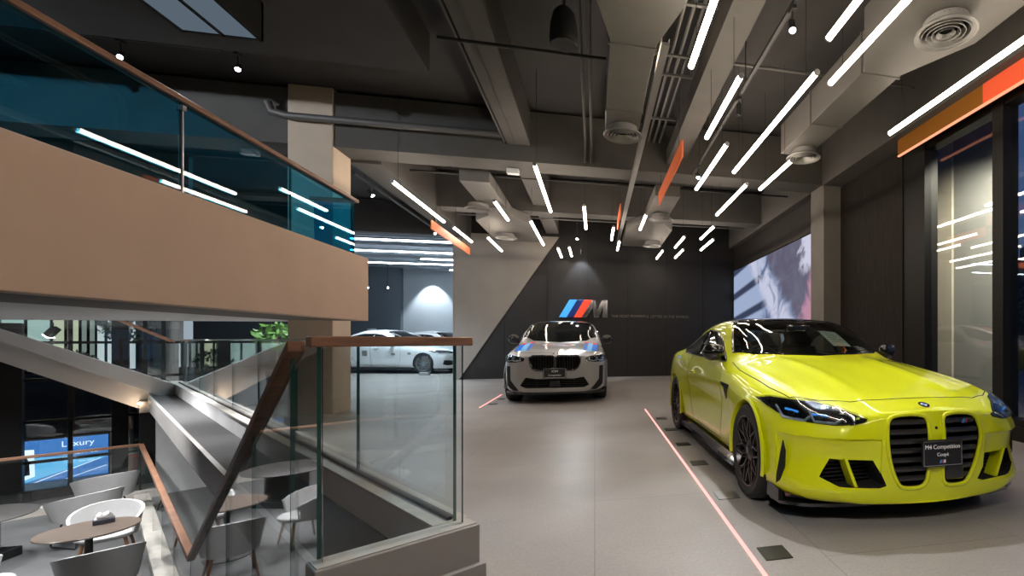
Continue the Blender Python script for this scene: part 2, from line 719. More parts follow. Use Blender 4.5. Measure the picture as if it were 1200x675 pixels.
M4_ST = [
    # bottom centre, bottom edge, lower side, mid side, shoulder, deck edge, deck inner, deck mid, centre
    [(0, -.80, .168), (.50, -.785, .168), (.60, -.79, .22), (.62, -.805, .40), (.60, -.815, .57), (.55, -.80, .655), (.42, -.79, .70), (.2, -.785, .72), (0, -.78, .725)],
    [(0, -.66, .168), (.74, -.625, .168), (.80, -.65, .22), (.83, -.64, .42), (.81, -.63, .58), (.74, -.63, .68), (.56, -.62, .755), (.3, -.62, .775), (0, -.62, .78)],
    [(0, -.36, .16), (.80, -.38, .16), (.89, -.40, .2), (.915, -.38, .45), (.90, -.36, .64), (.835, -.36, .75), (.64, -.36, .82), (.34, -.36, .84), (0, -.36, .838)],
    [(0, 0, .16), (.80, 0, .16), (.92, 0, .21), (.95, 0, .50), (.93, 0, .715), (.86, 0, .815), (.68, 0, .875), (.36, 0, .905), (0, 0, .90)],
    [(0, .40, .17), (.80, .40, .17), (.905, .40, .22), (.925, .40, .52), (.918, .40, .75), (.86, .40, .86), (.69, .40, .93), (.37, .40, .963), (0, .40, .96)],
    [(0, .62, .18), (.80, .62, .18), (.890, .62, .24), (.907, .62, .52), (.912, .62, .77), (.86, .62, .885), (.71, .62, .955), (.39, .62, .995), (0, .62, 1.0)],
    [(0, .87, .18), (.80, .87, .18), (.880, .87, .24), (.897, .87, .52), (.910, .87, .78), (.865, .87, .905), (.745, .87, 1.01), (.53, .87, 1.095), (0, .87, 1.135)],
    [(0, 1.15, .18), (.80, 1.15, .18), (.875, 1.15, .24), (.895, 1.15, .52), (.910, 1.15, .785), (.868, 1.15, .92), (.765, 1.15, 1.10), (.62, 1.15, 1.215), (0, 1.15, 1.27)],
    [(0, 1.45, .18), (.80, 1.45, .18), (.875, 1.45, .24), (.897, 1.45, .52), (.912, 1.45, .79), (.87, 1.45, .93), (.765, 1.45, 1.145), (.635, 1.45, 1.30), (0, 1.45, 1.362)],
    [(0, 1.8, .18), (.80, 1.8, .18), (.875, 1.8, .24), (.90, 1.8, .52), (.915, 1.8, .80), (.872, 1.8, .94), (.765, 1.8, 1.17), (.63, 1.8, 1.33), (0, 1.8, 1.39)],
    [(0, 2.2, .18), (.80, 2.2, .18), (.885, 2.2, .24), (.915, 2.2, .52), (.928, 2.2, .81), (.882, 2.2, .95), (.77, 2.2, 1.15), (.62, 2.2, 1.305), (0, 2.2, 1.368)],
    [(0, 2.6, .18), (.80, 2.6, .18), (.905, 2.6, .24), (.94, 2.6, .52), (.948, 2.6, .82), (.90, 2.6, .965), (.77, 2.6, 1.10), (.60, 2.6, 1.23), (0, 2.6, 1.29)],
    [(0, 2.95, .18), (.80, 2.95, .18), (.915, 2.95, .24), (.95, 2.95, .52), (.95, 2.95, .82), (.90, 2.95, .97), (.76, 2.95, 1.05), (.56, 2.95, 1.135), (0, 2.95, 1.18)],
    [(0, 3.3, .19), (.78, 3.3, .19), (.89, 3.3, .25), (.925, 3.3, .52), (.92, 3.3, .80), (.86, 3.3, .965), (.72, 3.3, 1.02), (.52, 3.3, 1.05), (0, 3.3, 1.07)],
    [(0, 3.66, .22), (.70, 3.66, .22), (.82, 3.66, .28), (.86, 3.66, .52), (.85, 3.66, .78), (.79, 3.66, .95), (.66, 3.66, 1.00), (.45, 3.66, 1.025), (0, 3.66, 1.035)],
    [(0, 3.86, .26), (.58, 3.83, .26), (.66, 3.83, .32), (.70, 3.85, .52), (.69, 3.86, .78), (.64, 3.87, .94), (.52, 3.88, .99), (.35, 3.89, 1.01), (0, 3.89, 1.02)],
]
KID = [(.050, .60), (.054, .662), (.078, .69), (.275, .69), (.312, .665), (.332, .58), (.322, .47), (.285, .35), (.242, .275), (.215, .258), (.095, .258), (.062, .285), (.050, .36)]
INTAKE = [(.71, .325), (.65, .437), (.40, .425), (.325, .275), (.37, .262), (.61, .275)]


def lip(parent, m, c_y, c_z, r, x_in, x_out, a0=-.12, a1=PI + .12, n=40, w=.022):
    """Wheel-arch lips, one each side: a rounded band along the arch edge."""
    for s in (1, -1):
        mb = MB()
        rows = []
        for i in range(n + 1):
            a = a0 + (a1 - a0) * i / n
            d = Vector((0, math.cos(a), math.sin(a)))
            c = Vector((0, c_y, c_z))
            xo = x_out(a) if callable(x_out) else x_out
            rows.append([c + d * (r + w * 1.6) + Vector((s * (xo - .012), 0, 0)), c + d * (r + w * .6) + Vector((s * xo, 0, 0)), c + d * (r - .002) + Vector((s * (xo + .001), 0, 0)),
                         c + d * (r - .008) + Vector((s * (xo - .012), 0, 0)), c + d * (r - .008) + Vector((s * x_in, 0, 0))])
        mb.grid(rows)
        mb.build('arch_lip', m, parent, 50)


def roundel(parent, c, n, r, name='badge'):
    """Round badge with blue and white quarters, facing n."""
    n = Vector(n).normalized()
    ex = Vector((1, 0, 0))
    ex = (ex - n * ex.dot(n)).normalized()
    ey = n.cross(ex)
    X = frame_xf(c, ex, ey)
    mb = MB()
    mb.lathe([(0, 0), (r, 0), (r, .003), (r * .94, .005), (r * .66, .005), (r * .62, .003), (0, .003)], 32, 0, X)
    for q in range(4):
        a0 = q * PI / 2
        pts = [(0, 0)] + [(r * .6 * math.cos(a0 + PI / 2 * i / 8), r * .6 * math.sin(a0 + PI / 2 * i / 8)) for i in range(9)]
        mb.prism(pts, .003, .0045, 1 if q % 2 == 0 else 2, X)
    mb.lathe([(r * .96, .004), (r * 1.05, .004), (r * 1.05, -.002), (r * .96, -.002)], 32, 3, X)
    return mb.build(name, [M_BLACK, M_BLUEP, M_WHITE, M_CHROME], parent, 30)


def show_plate(parent, c, w, h, lines, tilt=0.):
    """Framed black show plate with white words, facing the car's nose."""
    R = Matrix.Translation(c) @ Matrix.Rotation(tilt, 4, 'X')
    mb = MB()
    mb.box((-w / 2, -.006, -h / 2), (w / 2, .006, h / 2), 0, R)
    t = w * .02
    for lo, hi in (((-w / 2, -h / 2), (w / 2, -h / 2 + t)), ((-w / 2, h / 2 - t), (w / 2, h / 2)), ((-w / 2, -h / 2), (-w / 2 + t, h / 2)), ((w / 2 - t, -h / 2), (w / 2, h / 2))):
        mb.box((lo[0] * .95, -.0085, lo[1] * .93), (hi[0] * .95, -.005, hi[1] * .93), 1, R)
    o = mb.build('show_plate', [M_SATIN, M_CHROME], parent)
    for txt, size, dz in lines:
        X = R @ frame_xf((0, -.0075, dz), (1, 0, 0), (0, 0, 1))
        text_mesh('lettering', txt, size, M_PRINT, o, X, .001)
    return o


def m_stripes(parent, c, w, h, mats, name='badge', lean=.45, th=.004):
    """Three slanted stripes and an M, drawn in the xz plane at c."""
    mb = MB()
    X = Matrix.Translation(c) @ XZ
    sw = w * .17
    for i in range(3):
        x0 = -w / 2 + i * sw * 1.02
        mb.prism([(x0, -h / 2), (x0 + sw, -h / 2), (x0 + sw + h * lean, h / 2), (x0 + h * lean, h / 2)], -th, th, i, X)
    xm0, xm1 = -w / 2 + 3.1 * sw, w / 2
    s = (xm1 - xm0)
    mpoly = [(xm0, -h / 2), (xm0 + h * lean, h / 2), (xm0 + h * lean + s * .12, h / 2), (xm0 + s * .62, -h * .1), (xm1 - s * .12, h / 2), (xm1, h / 2), (xm1, -h / 2), (xm1 - s * .16, -h / 2),
             (xm1 - s * .16, h * .15), (xm0 + s * .66, -h / 2), (xm0 + s * .5, -h / 2), (xm0 + s * .42, h * .1), (xm0 + s * .17, -h / 2)]
    mb.prism(mpoly, -th, th, 3, X)
    return mb.build(name, mats, parent)


def seat(parent, x, y, z):
    s = bpy.data.objects.new('seat', None)
    COL.objects.link(s)
    s.parent = parent
    s.location = (x, y, z)
    mb = MB()
    mb.box((-.24, -.26, 0), (.24, .26, .14))
    mb.build('cushion', M_LEATHER, s, bevel=.04)
    mb = MB()
    R = Matrix.Translation((0, .24, .1)) @ Matrix.Rotation(-.28, 4, 'X')
    mb.box((-.24, -.06, 0), (.24, .07, .56), 0, R)
    mb.build('backrest', M_LEATHER, s, bevel=.045)
    mb = MB()
    mb.box((-.13, -.05, .57), (.13, .06, .77), 0, R)
    mb.box((-.03, -.01, .5), (.03, .02, .6), 0, R)
    mb.build('headrest', M_LEATHER, s, bevel=.03)
    return s


def build_m4(loc, rz):
    root = thing('car', 'lime yellow coupe with black roof parked beside the tall windows', 'car', loc, rz)
    rings, skin_mb = loft_body(M4_ST, sub_len=7, sub_sec=7, ncol=26)
    # raised bonnet shoulders
    for p in skin_mb.v:
        if -.72 < p.y < .75 and p.z > .60:
            k = max(0., min(1., (p.y + .72) / .25)) * max(0., min(1., (.75 - p.y) / .25))
            a = abs(p.x)
            xr = .36 + .06 * max(0, p.y)
            p.z += k * (.014 * math.exp(-((a - xr) / .055) ** 2) - .006 * math.exp(-(a / .22) ** 2))
            p.z += k * .012 * math.exp(-((a - .74 - .06 * max(0, p.y)) / .05) ** 2)
    # waist crease and tucked-in doors along the flanks
    for p in skin_mb.v:
        if .45 < p.y < 2.5 and abs(p.x) > .8:
            k = max(0., min(1., (p.y - .45) / .3)) * max(0., min(1., (2.5 - p.y) / .3))
            s = 1 if p.x > 0 else -1
            p.x -= s * k * .012 * math.exp(-((p.z - .63) / .07) ** 2)
            p.x += s * k * .008 * math.exp(-((p.z - .775) / .03) ** 2)
    sk = Skin(skin_mb)
    body = solid_obj(skin_mb, [M_LIME], 'body')
    cuts = []
    for s in (1, -1):
        for y, z, r in ((0, .345, .368), (2.857, .348, .372)):
            c = MB()
            c.lathe([(0, .52), (r, .52), (r, 1.2), (0, 1.2)], 56, 0, Matrix.Translation((0, y, z)) @ Matrix.Rotation(s * PI / 2, 4, 'Y'))
            cuts.append((c, M_CAVITY))
        c = MB()
        c.prism([(s * x, z) for x, z in KID], -1.1, -.66, 0, XZ)
        cuts.append((c, M_CAVITY))
        c = MB()
        c.prism([(s * x, z) for x, z in INTAKE], -1.1, -.60, 0, XZ)
        cuts.append((c, M_CAVITY))
        # cheek: the bumper face steps back under a sharp fold
        cols = []
        for x, y, dx in ((.365, -.8, .0), (.42, -.79, .05), (.48, -.78, .12), (.56, -.76, .2), (.64, -.74, .35), (.72, -.68, .5), (.79, -.60, .7), (.845, -.52, .9), (.875, -.46, 1.2)):
            D = Vector((-dx, 1, 0))
            e = min(1., (.90 - x) / .06, .25 + (x - .365) / .06)
            inn, outr = [], []
            for z, dep in ((.566, -.004), (.548, .020), (.50, .034), (.44, .042), (.36, .032), (.30, .016), (.25, -.004)):
                h, nn = sk.hit((x, y, z), D)
                inn.append(h - nn * (dep if dep < 0 else dep * e))
                outr.append(h + nn * .12)
            cols.append((inn, outr))
        c = MB()
        n = len(cols[0][0])
        for (i0, o0), (i1, o1) in zip(cols, cols[1:]):
            c.grid([i0, i1])
            c.grid([o1, o0])
            c.add([i0[0], i1[0], o1[0], o0[0]], [(0, 1, 2, 3)])
            c.add([i0[-1], o0[-1], o1[-1], i1[-1]], [(0, 1, 2, 3)])
        for i_, o_ in (cols[0], cols[-1]):
            c.add(i_ + list(reversed(o_)), [tuple(range(2 * n))])
        cuts.append((c if s > 0 else mirror_mb(c), M_LIME))
    # cabin, then the window openings
    cab = []
    for st in M4_ST[6:13]:
        y = st[0][1]
        P = [(0, .42)] + [(.62, .42), (.74, .50), (.80, .80)]
        P += [(st[5][0] - .08, st[5][2] - .01), (st[6][0] - .055, st[6][2] - .02), (st[7][0] - .04, st[7][2] - .05), (st[7][0] * .5, (st[7][2] + st[8][2]) / 2 - .045), (0, st[8][2] - .05)]
        cab.append([Vector((x, y, z)) for x, z in P] + [Vector((-x, y, z)) for x, z in reversed(P[1:-1])])
    c = MB()
    c.grid(cab, 0, closed_u=True)
    c.add(cab[0], [tuple(range(len(cab[0])))])
    c.add(cab[-1], [tuple(range(len(cab[-1])))])
    cuts.append((c, M_LEATHER))
    WS = [(-.75, .955, 1.00), (-.60, .78, .995), (-.35, .69, 1.005), (0, .655, 1.01), (.35, .69, 1.005), (.60, .78, .995), (.75, .955, 1.00), (.68, 1.20, 1.16), (.585, 1.475, 1.315), (.30, 1.44, 1.35),
          (0, 1.425, 1.36), (-.30, 1.44, 1.35), (-.585, 1.475, 1.315), (-.68, 1.20, 1.16)]
    DW = Vector((0, .42, -.9))
    BW = [(-.62, 3.02, 1.12), (0, 3.08, 1.12), (.62, 3.02, 1.12), (.53, 2.52, 1.26), (0, 2.45, 1.33), (-.53, 2.52, 1.26)]
    DB = Vector((0, -.42, -.9))

    def inset(P, k):
        c = sum((Vector(p) for p in P), Vector()) / len(P)
        return [c.lerp(Vector(p), k) for p in P]

    def prism_along(P, D, back, fwd):
        D = D.normalized()
        c = MB()
        n = len(P)
        pl = sum((p.dot(D) for p in P)) / n
        base = [p - D * (p.dot(D) - pl) for p in P]
        c.add([p - D * back for p in base] + [p + D * fwd for p in base], [tuple(range(n)), tuple(reversed(range(n, 2 * n)))] + [(i, n + i, n + (i + 1) % n, (i + 1) % n) for i in range(n)])
        return c
    cuts.append((prism_along(inset(WS, .985), DW, .35, .22), M_SATIN))
    cuts.append((prism_along(inset(BW, .97), DB, .35, .20), M_SATIN))
    DLO = [(.89, .945), (1.27, 1.150), (1.55, 1.245), (1.80, 1.268), (2.05, 1.248), (2.30, 1.180), (2.50, 1.095), (2.62, 1.035), (2.54, .995), (2.20, .976), (1.70, .962)]
    cy = sum(p[0] for p in DLO) / len(DLO)
    cz = sum(p[1] for p in DLO) / len(DLO)
    c = MB()
    c.prism([(cy + (y - cy) * .985, cz + (z - cz) * .97) for y, z in DLO], -1.2, 1.2, 0, YZ)
    cuts.append((c, M_SATIN))
    me = carve(body, cuts)
    body.modifiers.clear()
    old = body.data
    body.data = smooth_mesh(me, 32)
    bpy.data.meshes.remove(old)
    body.parent = root
    # glass
    sk.patch('windshield', WS, DW, M_CARGLASS, root, .002, .05, .004)
    sk.patch('rear_window', BW, DB, M_CARGLASS, root, .002, .06, .004)
    D1 = [(y, z) for y, z in DLO]
    for s in (1, -1):
        P = [(s * .78, y, z) for y, z in D1]
        sk.patch('side_window', P, (-s, 0, -.25), M_CARGLASS, root, .002, .05, .004)
        mb = MB()
        sk.line(mb, P, (-s, 0, -.25), .009, .002, closed=True, step=.05)
        sk.line(mb, [(s * .75, 1.86, .965), (s * .73, 1.92, 1.265)], (-s, 0, -.25), .026, -.012, step=.05)
        mb.build('window_trim', M_BLACK, root, 50)
    mb = MB()
    sk.line(mb, WS, DW, .010, -.001, closed=True, step=.05)
    mb.build('windshield_seal', M_BLACK, root, 50)
    sk.patch('roof_panel', [(-.575, 1.47, 1.32), (0, 1.42, 1.36), (.575, 1.47, 1.32), (.585, 1.8, 1.34), (.565, 2.2, 1.32), (.53, 2.50, 1.26), (0, 2.44, 1.33), (-.53, 2.50, 1.26), (-.565, 2.2, 1.32), (-.585, 1.8, 1.34)],
             (0, 0, -1), M_CARBON, root, .003, .06, .006)
    # shut lines
    mb = MB()
    sk.line(mb, [(.80, .78, .95), (.825, .50, .90), (.825, .34, .88), (.815, -.16, .81), (.775, -.42, .755), (.62, -.56, .745), (.46, -.645, .735), (.25, -.645, .745), (0, -.64, .75)], (0, 0, -1), .0045, -.002, both=True)
    mb.build('bonnet_shut_line', M_CAVITY, root, 50)
    for s in (1, -1):
        mb = MB()
        sk.line(mb, [(s * .95, .93, .935), (s * .95, .80, .80), (s * .95, .80, .50), (s * .95, .86, .26)], (-s, 0, 0), .004, -.002)
        sk.line(mb, [(s * .95, 2.12, .955), (s * .95, 2.16, .80), (s * .95, 2.14, .60), (s * .95, 2.02, .34), (s * .95, 1.98, .26)], (-s, 0, 0), .004, -.002)
        sk.line(mb, [(s * .95, .86, .26), (s * .95, 1.98, .26)], (-s, 0, 0), .004, -.002)
        d = mb.build('door_shut_line', M_CAVITY, root, 50)
        h = MB()
        pts = [sk.hit((s * .95, y, .80), (-s, 0, 0)) for y in (1.80, 1.86, 1.94, 2.02)]
        h.tube([p + n * o for (p, n), o in zip(pts, (.004, .018, .018, .004))], .011, 8)
        h.build('door_handle', M_LIME, root, 60)
        sk.patch('fender_vent', [(s * .93, .52, .775), (s * .93, .76, .785), (s * .93, .74, .76), (s * .93, .66, .745), (s * .93, .63, .64), (s * .93, .57, .66)], (-s, 0, 0), M_BLACK, root, .006, .03)
        # sill blade
        mb = MB()
        prof = [(.80, .19), (.885, .20), (.925, .165), (.935, .135), (.90, .125), (.80, .14)]
        rows = [[Vector((s * x * k, y, z)) for x, z in prof] for y, k in ((.36, .99), (.6, 1.), (1.4, 1.0), (2.2, 1.005), (2.46, 1.01))]
        mb.grid(rows, 0, closed_u=True)
        mb.add(rows[0], [tuple(range(6))])
        mb.add(rows[-1], [tuple(range(6))])
        mb.build('side_skirt', M_BLACK, root, 30)
        # lamps
        LAMP = [(s * .897, -.13, .742), (s * .856, -.27, .765), (s * .787, -.405, .762), (s * .647, -.53, .752), (s * .52, -.63, .715), (s * .40, -.735, .667), (s * .415, -.74, .65), (s * .495, -.737, .634),
                (s * .60, -.70, .630), (s * .694, -.651, .638), (s * .793, -.558, .648), (s * .858, -.434, .678), (s * .885, -.28, .712)]
        DL = Vector((-s * .5, .86, -.1))
        hl = bpy.data.objects.new('headlamp', None)
        COL.objects.link(hl)
        hl.parent = root
        sk.patch('lamp_housing', LAMP, DL, M_BLACK, hl, .003, .03, .02)
        mb = MB()
        for Lp in ([(.852, -.389, .719), (.842, -.483, .658), (.748, -.606, .648), (.712, -.61, .675)], [(.708, -.585, .703), (.70, -.641, .646), (.597, -.705, .640), (.545, -.708, .664)]):
            sk.line(mb, [(s * x, y, z) for x, y, z in Lp], DL, .0085, .006, step=.02)
        mb.build('light_guide', M_DRL, hl, 60)
        mb = MB()
        for Lp in ([(.818, -.465, .706), (.763, -.541, .693)], [(.703, -.611, .685), (.623, -.657, .678)]):
            sk.line(mb, [(s * x, y, z) for x, y, z in Lp], DL, .007, .006, step=.02)
        mb.build('blue_accent', M_BLUE, hl, 60)
        mb = MB()
        for x, y, z in ((.79, -.50, .682), (.66, -.625, .668)):
            h, nn = sk.hit((s * x, y, z), DL)
            mb.lathe([(0, .004), (.012, .006), (.022, .004), (.026, .001), (0, .001)], 20, 0, frame_xf(h + nn * .003, nn.orthogonal(), nn.cross(nn.orthogonal())))
        mb.build('projector', M_RIM, hl, 60)
        sk.patch('lamp_lens', LAMP, DL, M_LENS, hl, .018, .03, .003)
        # bumper details
        sk.patch('bumper_slit', [(s * .862, -.530, .520), (s * .850, -.55, .46), (s * .852, -.545, .36), (s * .868, -.50, .26), (s * .885, -.47, .235), (s * .882, -.48, .30), (s * .872, -.51, .42)], (-s * .7, .7, 0), M_CAVITY, root, .003, .02)
        mb = MB()
        mb.hexa([(s * .515, -.795, .262), (s * .49, -.795, .262), (s * .49, -.70, .262), (s * .515, -.70, .262)], [(s * .583, -.79, .445), (s * .562, -.79, .445), (s * .562, -.70, .445), (s * .583, -.70, .445)])
        mb.build('intake_strut', M_LIME, root, bevel=.005)
        mb = MB()
        for k in range(6):
            z = .285 + k * .024
            r = clip_x(INTAKE, z)
            if r:
                mb.box((min(s * r[0], s * r[1]), -.665, z - .004), (max(s * r[0], s * r[1]), -.64, z + .004))
        mb.build('intake_mesh', M_SATIN, root)
        # kidney: frame, slats
        kd = bpy.data.objects.new('kidney_grille', None)
        COL.objects.link(kd)
        kd.parent = root
        mb = MB()
        sk.line(mb, [(s * x, -.8, z) for x, z in catmull_2d(KID)], (0, 1, 0), .013, .000, closed=True, step=.03, n=8)
        mb.build('grille_frame', M_LIME, kd, 60)
        for z in (.645, .588, .531, .474, .417, .360, .303):
            a = clip_x(KID, z)
            mb = MB()
            h, _ = sk.hit((0, -.8, z), (0, 1, 0))
            x0, x1 = sorted((s * a[0], s * a[1]))
            rows = []
            for i in range(9):
                x = x0 + (x1 - x0) * i / 8
                yy = sk.hit((x, -.8, z), (0, 1, 0))[0].y
                rows.append([Vector((x, yy + .008, z - .006)), Vector((x, yy + .006, z + .010)), Vector((x, yy + .016, z + .022)), Vector((x, yy + .085, z + .012)), Vector((x, yy + .085, z - .004))])
            mb.grid(rows, 0, closed_u=True)
            mb.build('slat', M_SLAT, kd, 30)
        mb = MB()
        x0, x1 = sorted((s * .05, s * .29))
        mb.box((x0, -.70, .262), (x1, -.68, .69))
        mb.build('grille_mesh', M_CAVITY, kd)
        # mirror
        mr = bpy.data.objects.new('mirror', None)
        COL.objects.link(mr)
        mr.parent = root
        mb = MB()
        prof = [(0, 0), (.05, .012), (.09, .05), (.105, .10), (.10, .15), (.07, .185), (0, .20)]
        rows = []
        for i in range(13):
            u = i / 12
            x = .815 + .205 * u
            k = (1 - abs(2 * u - 1) ** 3.2) ** .5 if 0 < i < 12 else .12
            rows.append([Vector((s * x, 1.00 + .05 * u - .085 * k + .012 * math.cos(a) * 0 + .075 * k * (1 - math.cos(a)) * .8, 1.03 + .078 * k * math.sin(a) + .01 * u)) for a in [2 * PI * q / 14 for q in range(14)]])
        mb.grid(rows, 0, closed_u=True)
        mb.add(rows[0], [tuple(range(14))])
        mb.add(rows[-1], [tuple(range(14))])
        mb.build('mirror_cap', M_BLACK, mr, 60)
        mb = MB()
        mb.tube([(s * .79, 1.06, .968), (s * .84, 1.05, .975), (s * .90, 1.04, .985)], [.03, .024, .022], 10, flat=.6)
        mb.build('mirror_arm', M_BLACK, mr, 60)
        # tail lamp
        sk.patch('tail_lamp', [(s * .84, 3.62, .90), (s * .70, 3.86, .90), (s * .40, 3.9, .90), (s * .40, 3.9, .84), (s * .70, 3.86, .83), (s * .85, 3.62, .82)], (-s * .4, -.9, 0), M_RED, root, .005, .05)
        make_wheel(root, .945, 0, .342, .27, s, dict(kind='mesh', n=10), (M_RUBBER, M_RIM, M_DISC, M_CAL))
        make_wheel(root, .95, 2.857, .344, .28, s, dict(kind='mesh', n=10), (M_RUBBER, M_RIM, M_DISC, M_CAL))
    for y, z, r, x in ((0, .345, .368, .953), (2.857, .348, .372, .956)):
        lip(root, M_LIME, y, z, r, .80, lambda a, x=x: x - .012 * max(0., math.sin(a)) ** 2, -.25, PI + .25, 44, .014)
    # front blade
    mb = MB()
    P = [(-.80, -.30), (-.905, -.40), (-.885, -.54), (-.74, -.64), (-.55, -.69), (-.25, -.71), (.25, -.71), (.55, -.69), (.74, -.64), (.885, -.54), (.905, -.40), (.80, -.30)]
    mb.prism(P, .12, .14)
    mb.prism([(x * .96, y + .04) for x, y in P], .15, .20)
    for s in (1, -1):
        mb.hexa([(s * .88, -.36, .13), (s * .91, -.36, .13), (s * .893, -.52, .13), (s * .865, -.54, .13)], [(s * .885, -.36, .235), (s * .905, -.36, .235), (s * .885, -.50, .20), (s * .865, -.51, .20)])
    mb.build('front_blade', M_BLACK, root, 30)
    mb = MB()
    mb.box((-.72, -.55, .14), (.72, 3.6, .22))
    mb.build('underbody', M_CAVITY, root)
    # badges and plate
    h, nn = sk.hit((0, -.72, .722), (0, .8, -.6))
    roundel(root, h + nn * .001, nn, .034, 'bonnet_badge')
    mb = MB()
    h, nn = sk.hit((0, -.8, .615), (0, 1, 0))
    mb.lathe([(0, .003), (.008, .003), (.010, 0)], 16, 0, frame_xf(h, (1, 0, 0), (0, 0, 1)))
    mb.build('front_camera', M_BLACK, root)
    h, nn = sk.hit((0, -.8, .463), (0, 1, 0))
    pl = show_plate(root, (0.015, h.y - .03, .468), .285, .160, [('M4 Competition', .037, .038), ('Coupé', .03, -.008)], -.03)
    m_stripes(pl, (0.012, h.y - .038, .420), .04, .018, [M_SKYP, M_BLUEP, M_RED, M_WHITE], 'small_logo')
    h2, _ = sk.hit((.225, -.8, .645), (0, 1, 0))
    m_stripes(root, (.225, h2.y - .002, .648), .062, .024, [M_SKYP, M_BLUEP, M_RED, M_CHROME], 'grille_badge')
    mb = MB()
    mb.box((.08, -.845, .285), (.215, -.74, .385))
    mb.build('radar_sensor', M_BLACK, root, bevel=.012)
    # papers behind the windscreen
    P = [(.21, 1.137, 1.261), (.40, 1.127, 1.246), (.43, .858, 1.105), (.235, .84, 1.112)]
    o = sk.patch('price_sheet', P, DW, M_PAPER, root, -.02, .05, .003)
    mb = MB()
    for k, (a, b) in enumerate(((.15, .35), (.25, .6), (.36, .7), (.48, .55), (.60, .75), (.74, .5))):
        p0 = Vector(P[0]).lerp(Vector(P[3]), a)
        p1 = Vector(P[1]).lerp(Vector(P[2]), a)
        sk.line(mb, [p0.lerp(p1, .18), p0.lerp(p1, .18 + b * .8)], DW, .0035, -.0195, step=.05, n=4)
    mb.build('print_lines', M_GREY, o)
    # cabin
    mb = MB()
    mb.hexa([(-.74, .70, .60), (.74, .70, .60), (.74, 1.08, .60), (-.74, 1.08, .60)], [(-.72, .86, .93), (.72, .86, .93), (.72, 1.05, .955), (-.72, 1.05, .955)])
    mb.build('dashboard', M_LEATHER, root, bevel=.03)
    mb = MB()
    C = Matrix.Translation((-.37, 1.16, .93)) @ Matrix.Rotation(1.15, 4, 'X')
    mb.tube([C @ Vector((.17 * math.cos(a), .17 * math.sin(a), 0)) for a in [2 * PI * i / 28 for i in range(28)]], .014, 8, 0, True)
    for a in (PI, 0, -PI / 2):
        mb.tube([C @ Vector((.03 * math.cos(a), .03 * math.sin(a), 0)), C @ Vector((.165 * math.cos(a), .165 * math.sin(a), 0))], .014, 6)
    mb.lathe([(0, .02), (.05, .015), (.055, -.02), (0, -.03)], 16, 0, C)
    mb.build('steering_wheel', M_LEATHER, root, 50)
    for x in (-.37, .37):
        seat(root, x, 1.62, .44)
    for x in (-.33, .33):
        seat(root, x, 2.32, .40)
    mb = MB()
    mb.box((-.12, 1.12, 1.235), (.12, 1.17, 1.30))
    mb.build('interior_mirror', M_BLACK, root, bevel=.015)
    return root


def catmull_2d(P, sub=4):
    return [(q.x, q.y) for q in catmull([Vector((x, z, 0)) for x, z in P], sub, closed=True)]
# ---------------------------------------------------------------- the grey sport utility car
M_GREYP = mat('grey_paint', (.36, .36, .365), .3, spec=.5, coat=1.)
M_SILVER = mat('silver_alloy', (.45, .46, .48), .3, metal=.8)
M_WHITEP = mat('white_paint', (.74, .77, .80), .3, spec=.5, coat=1.)

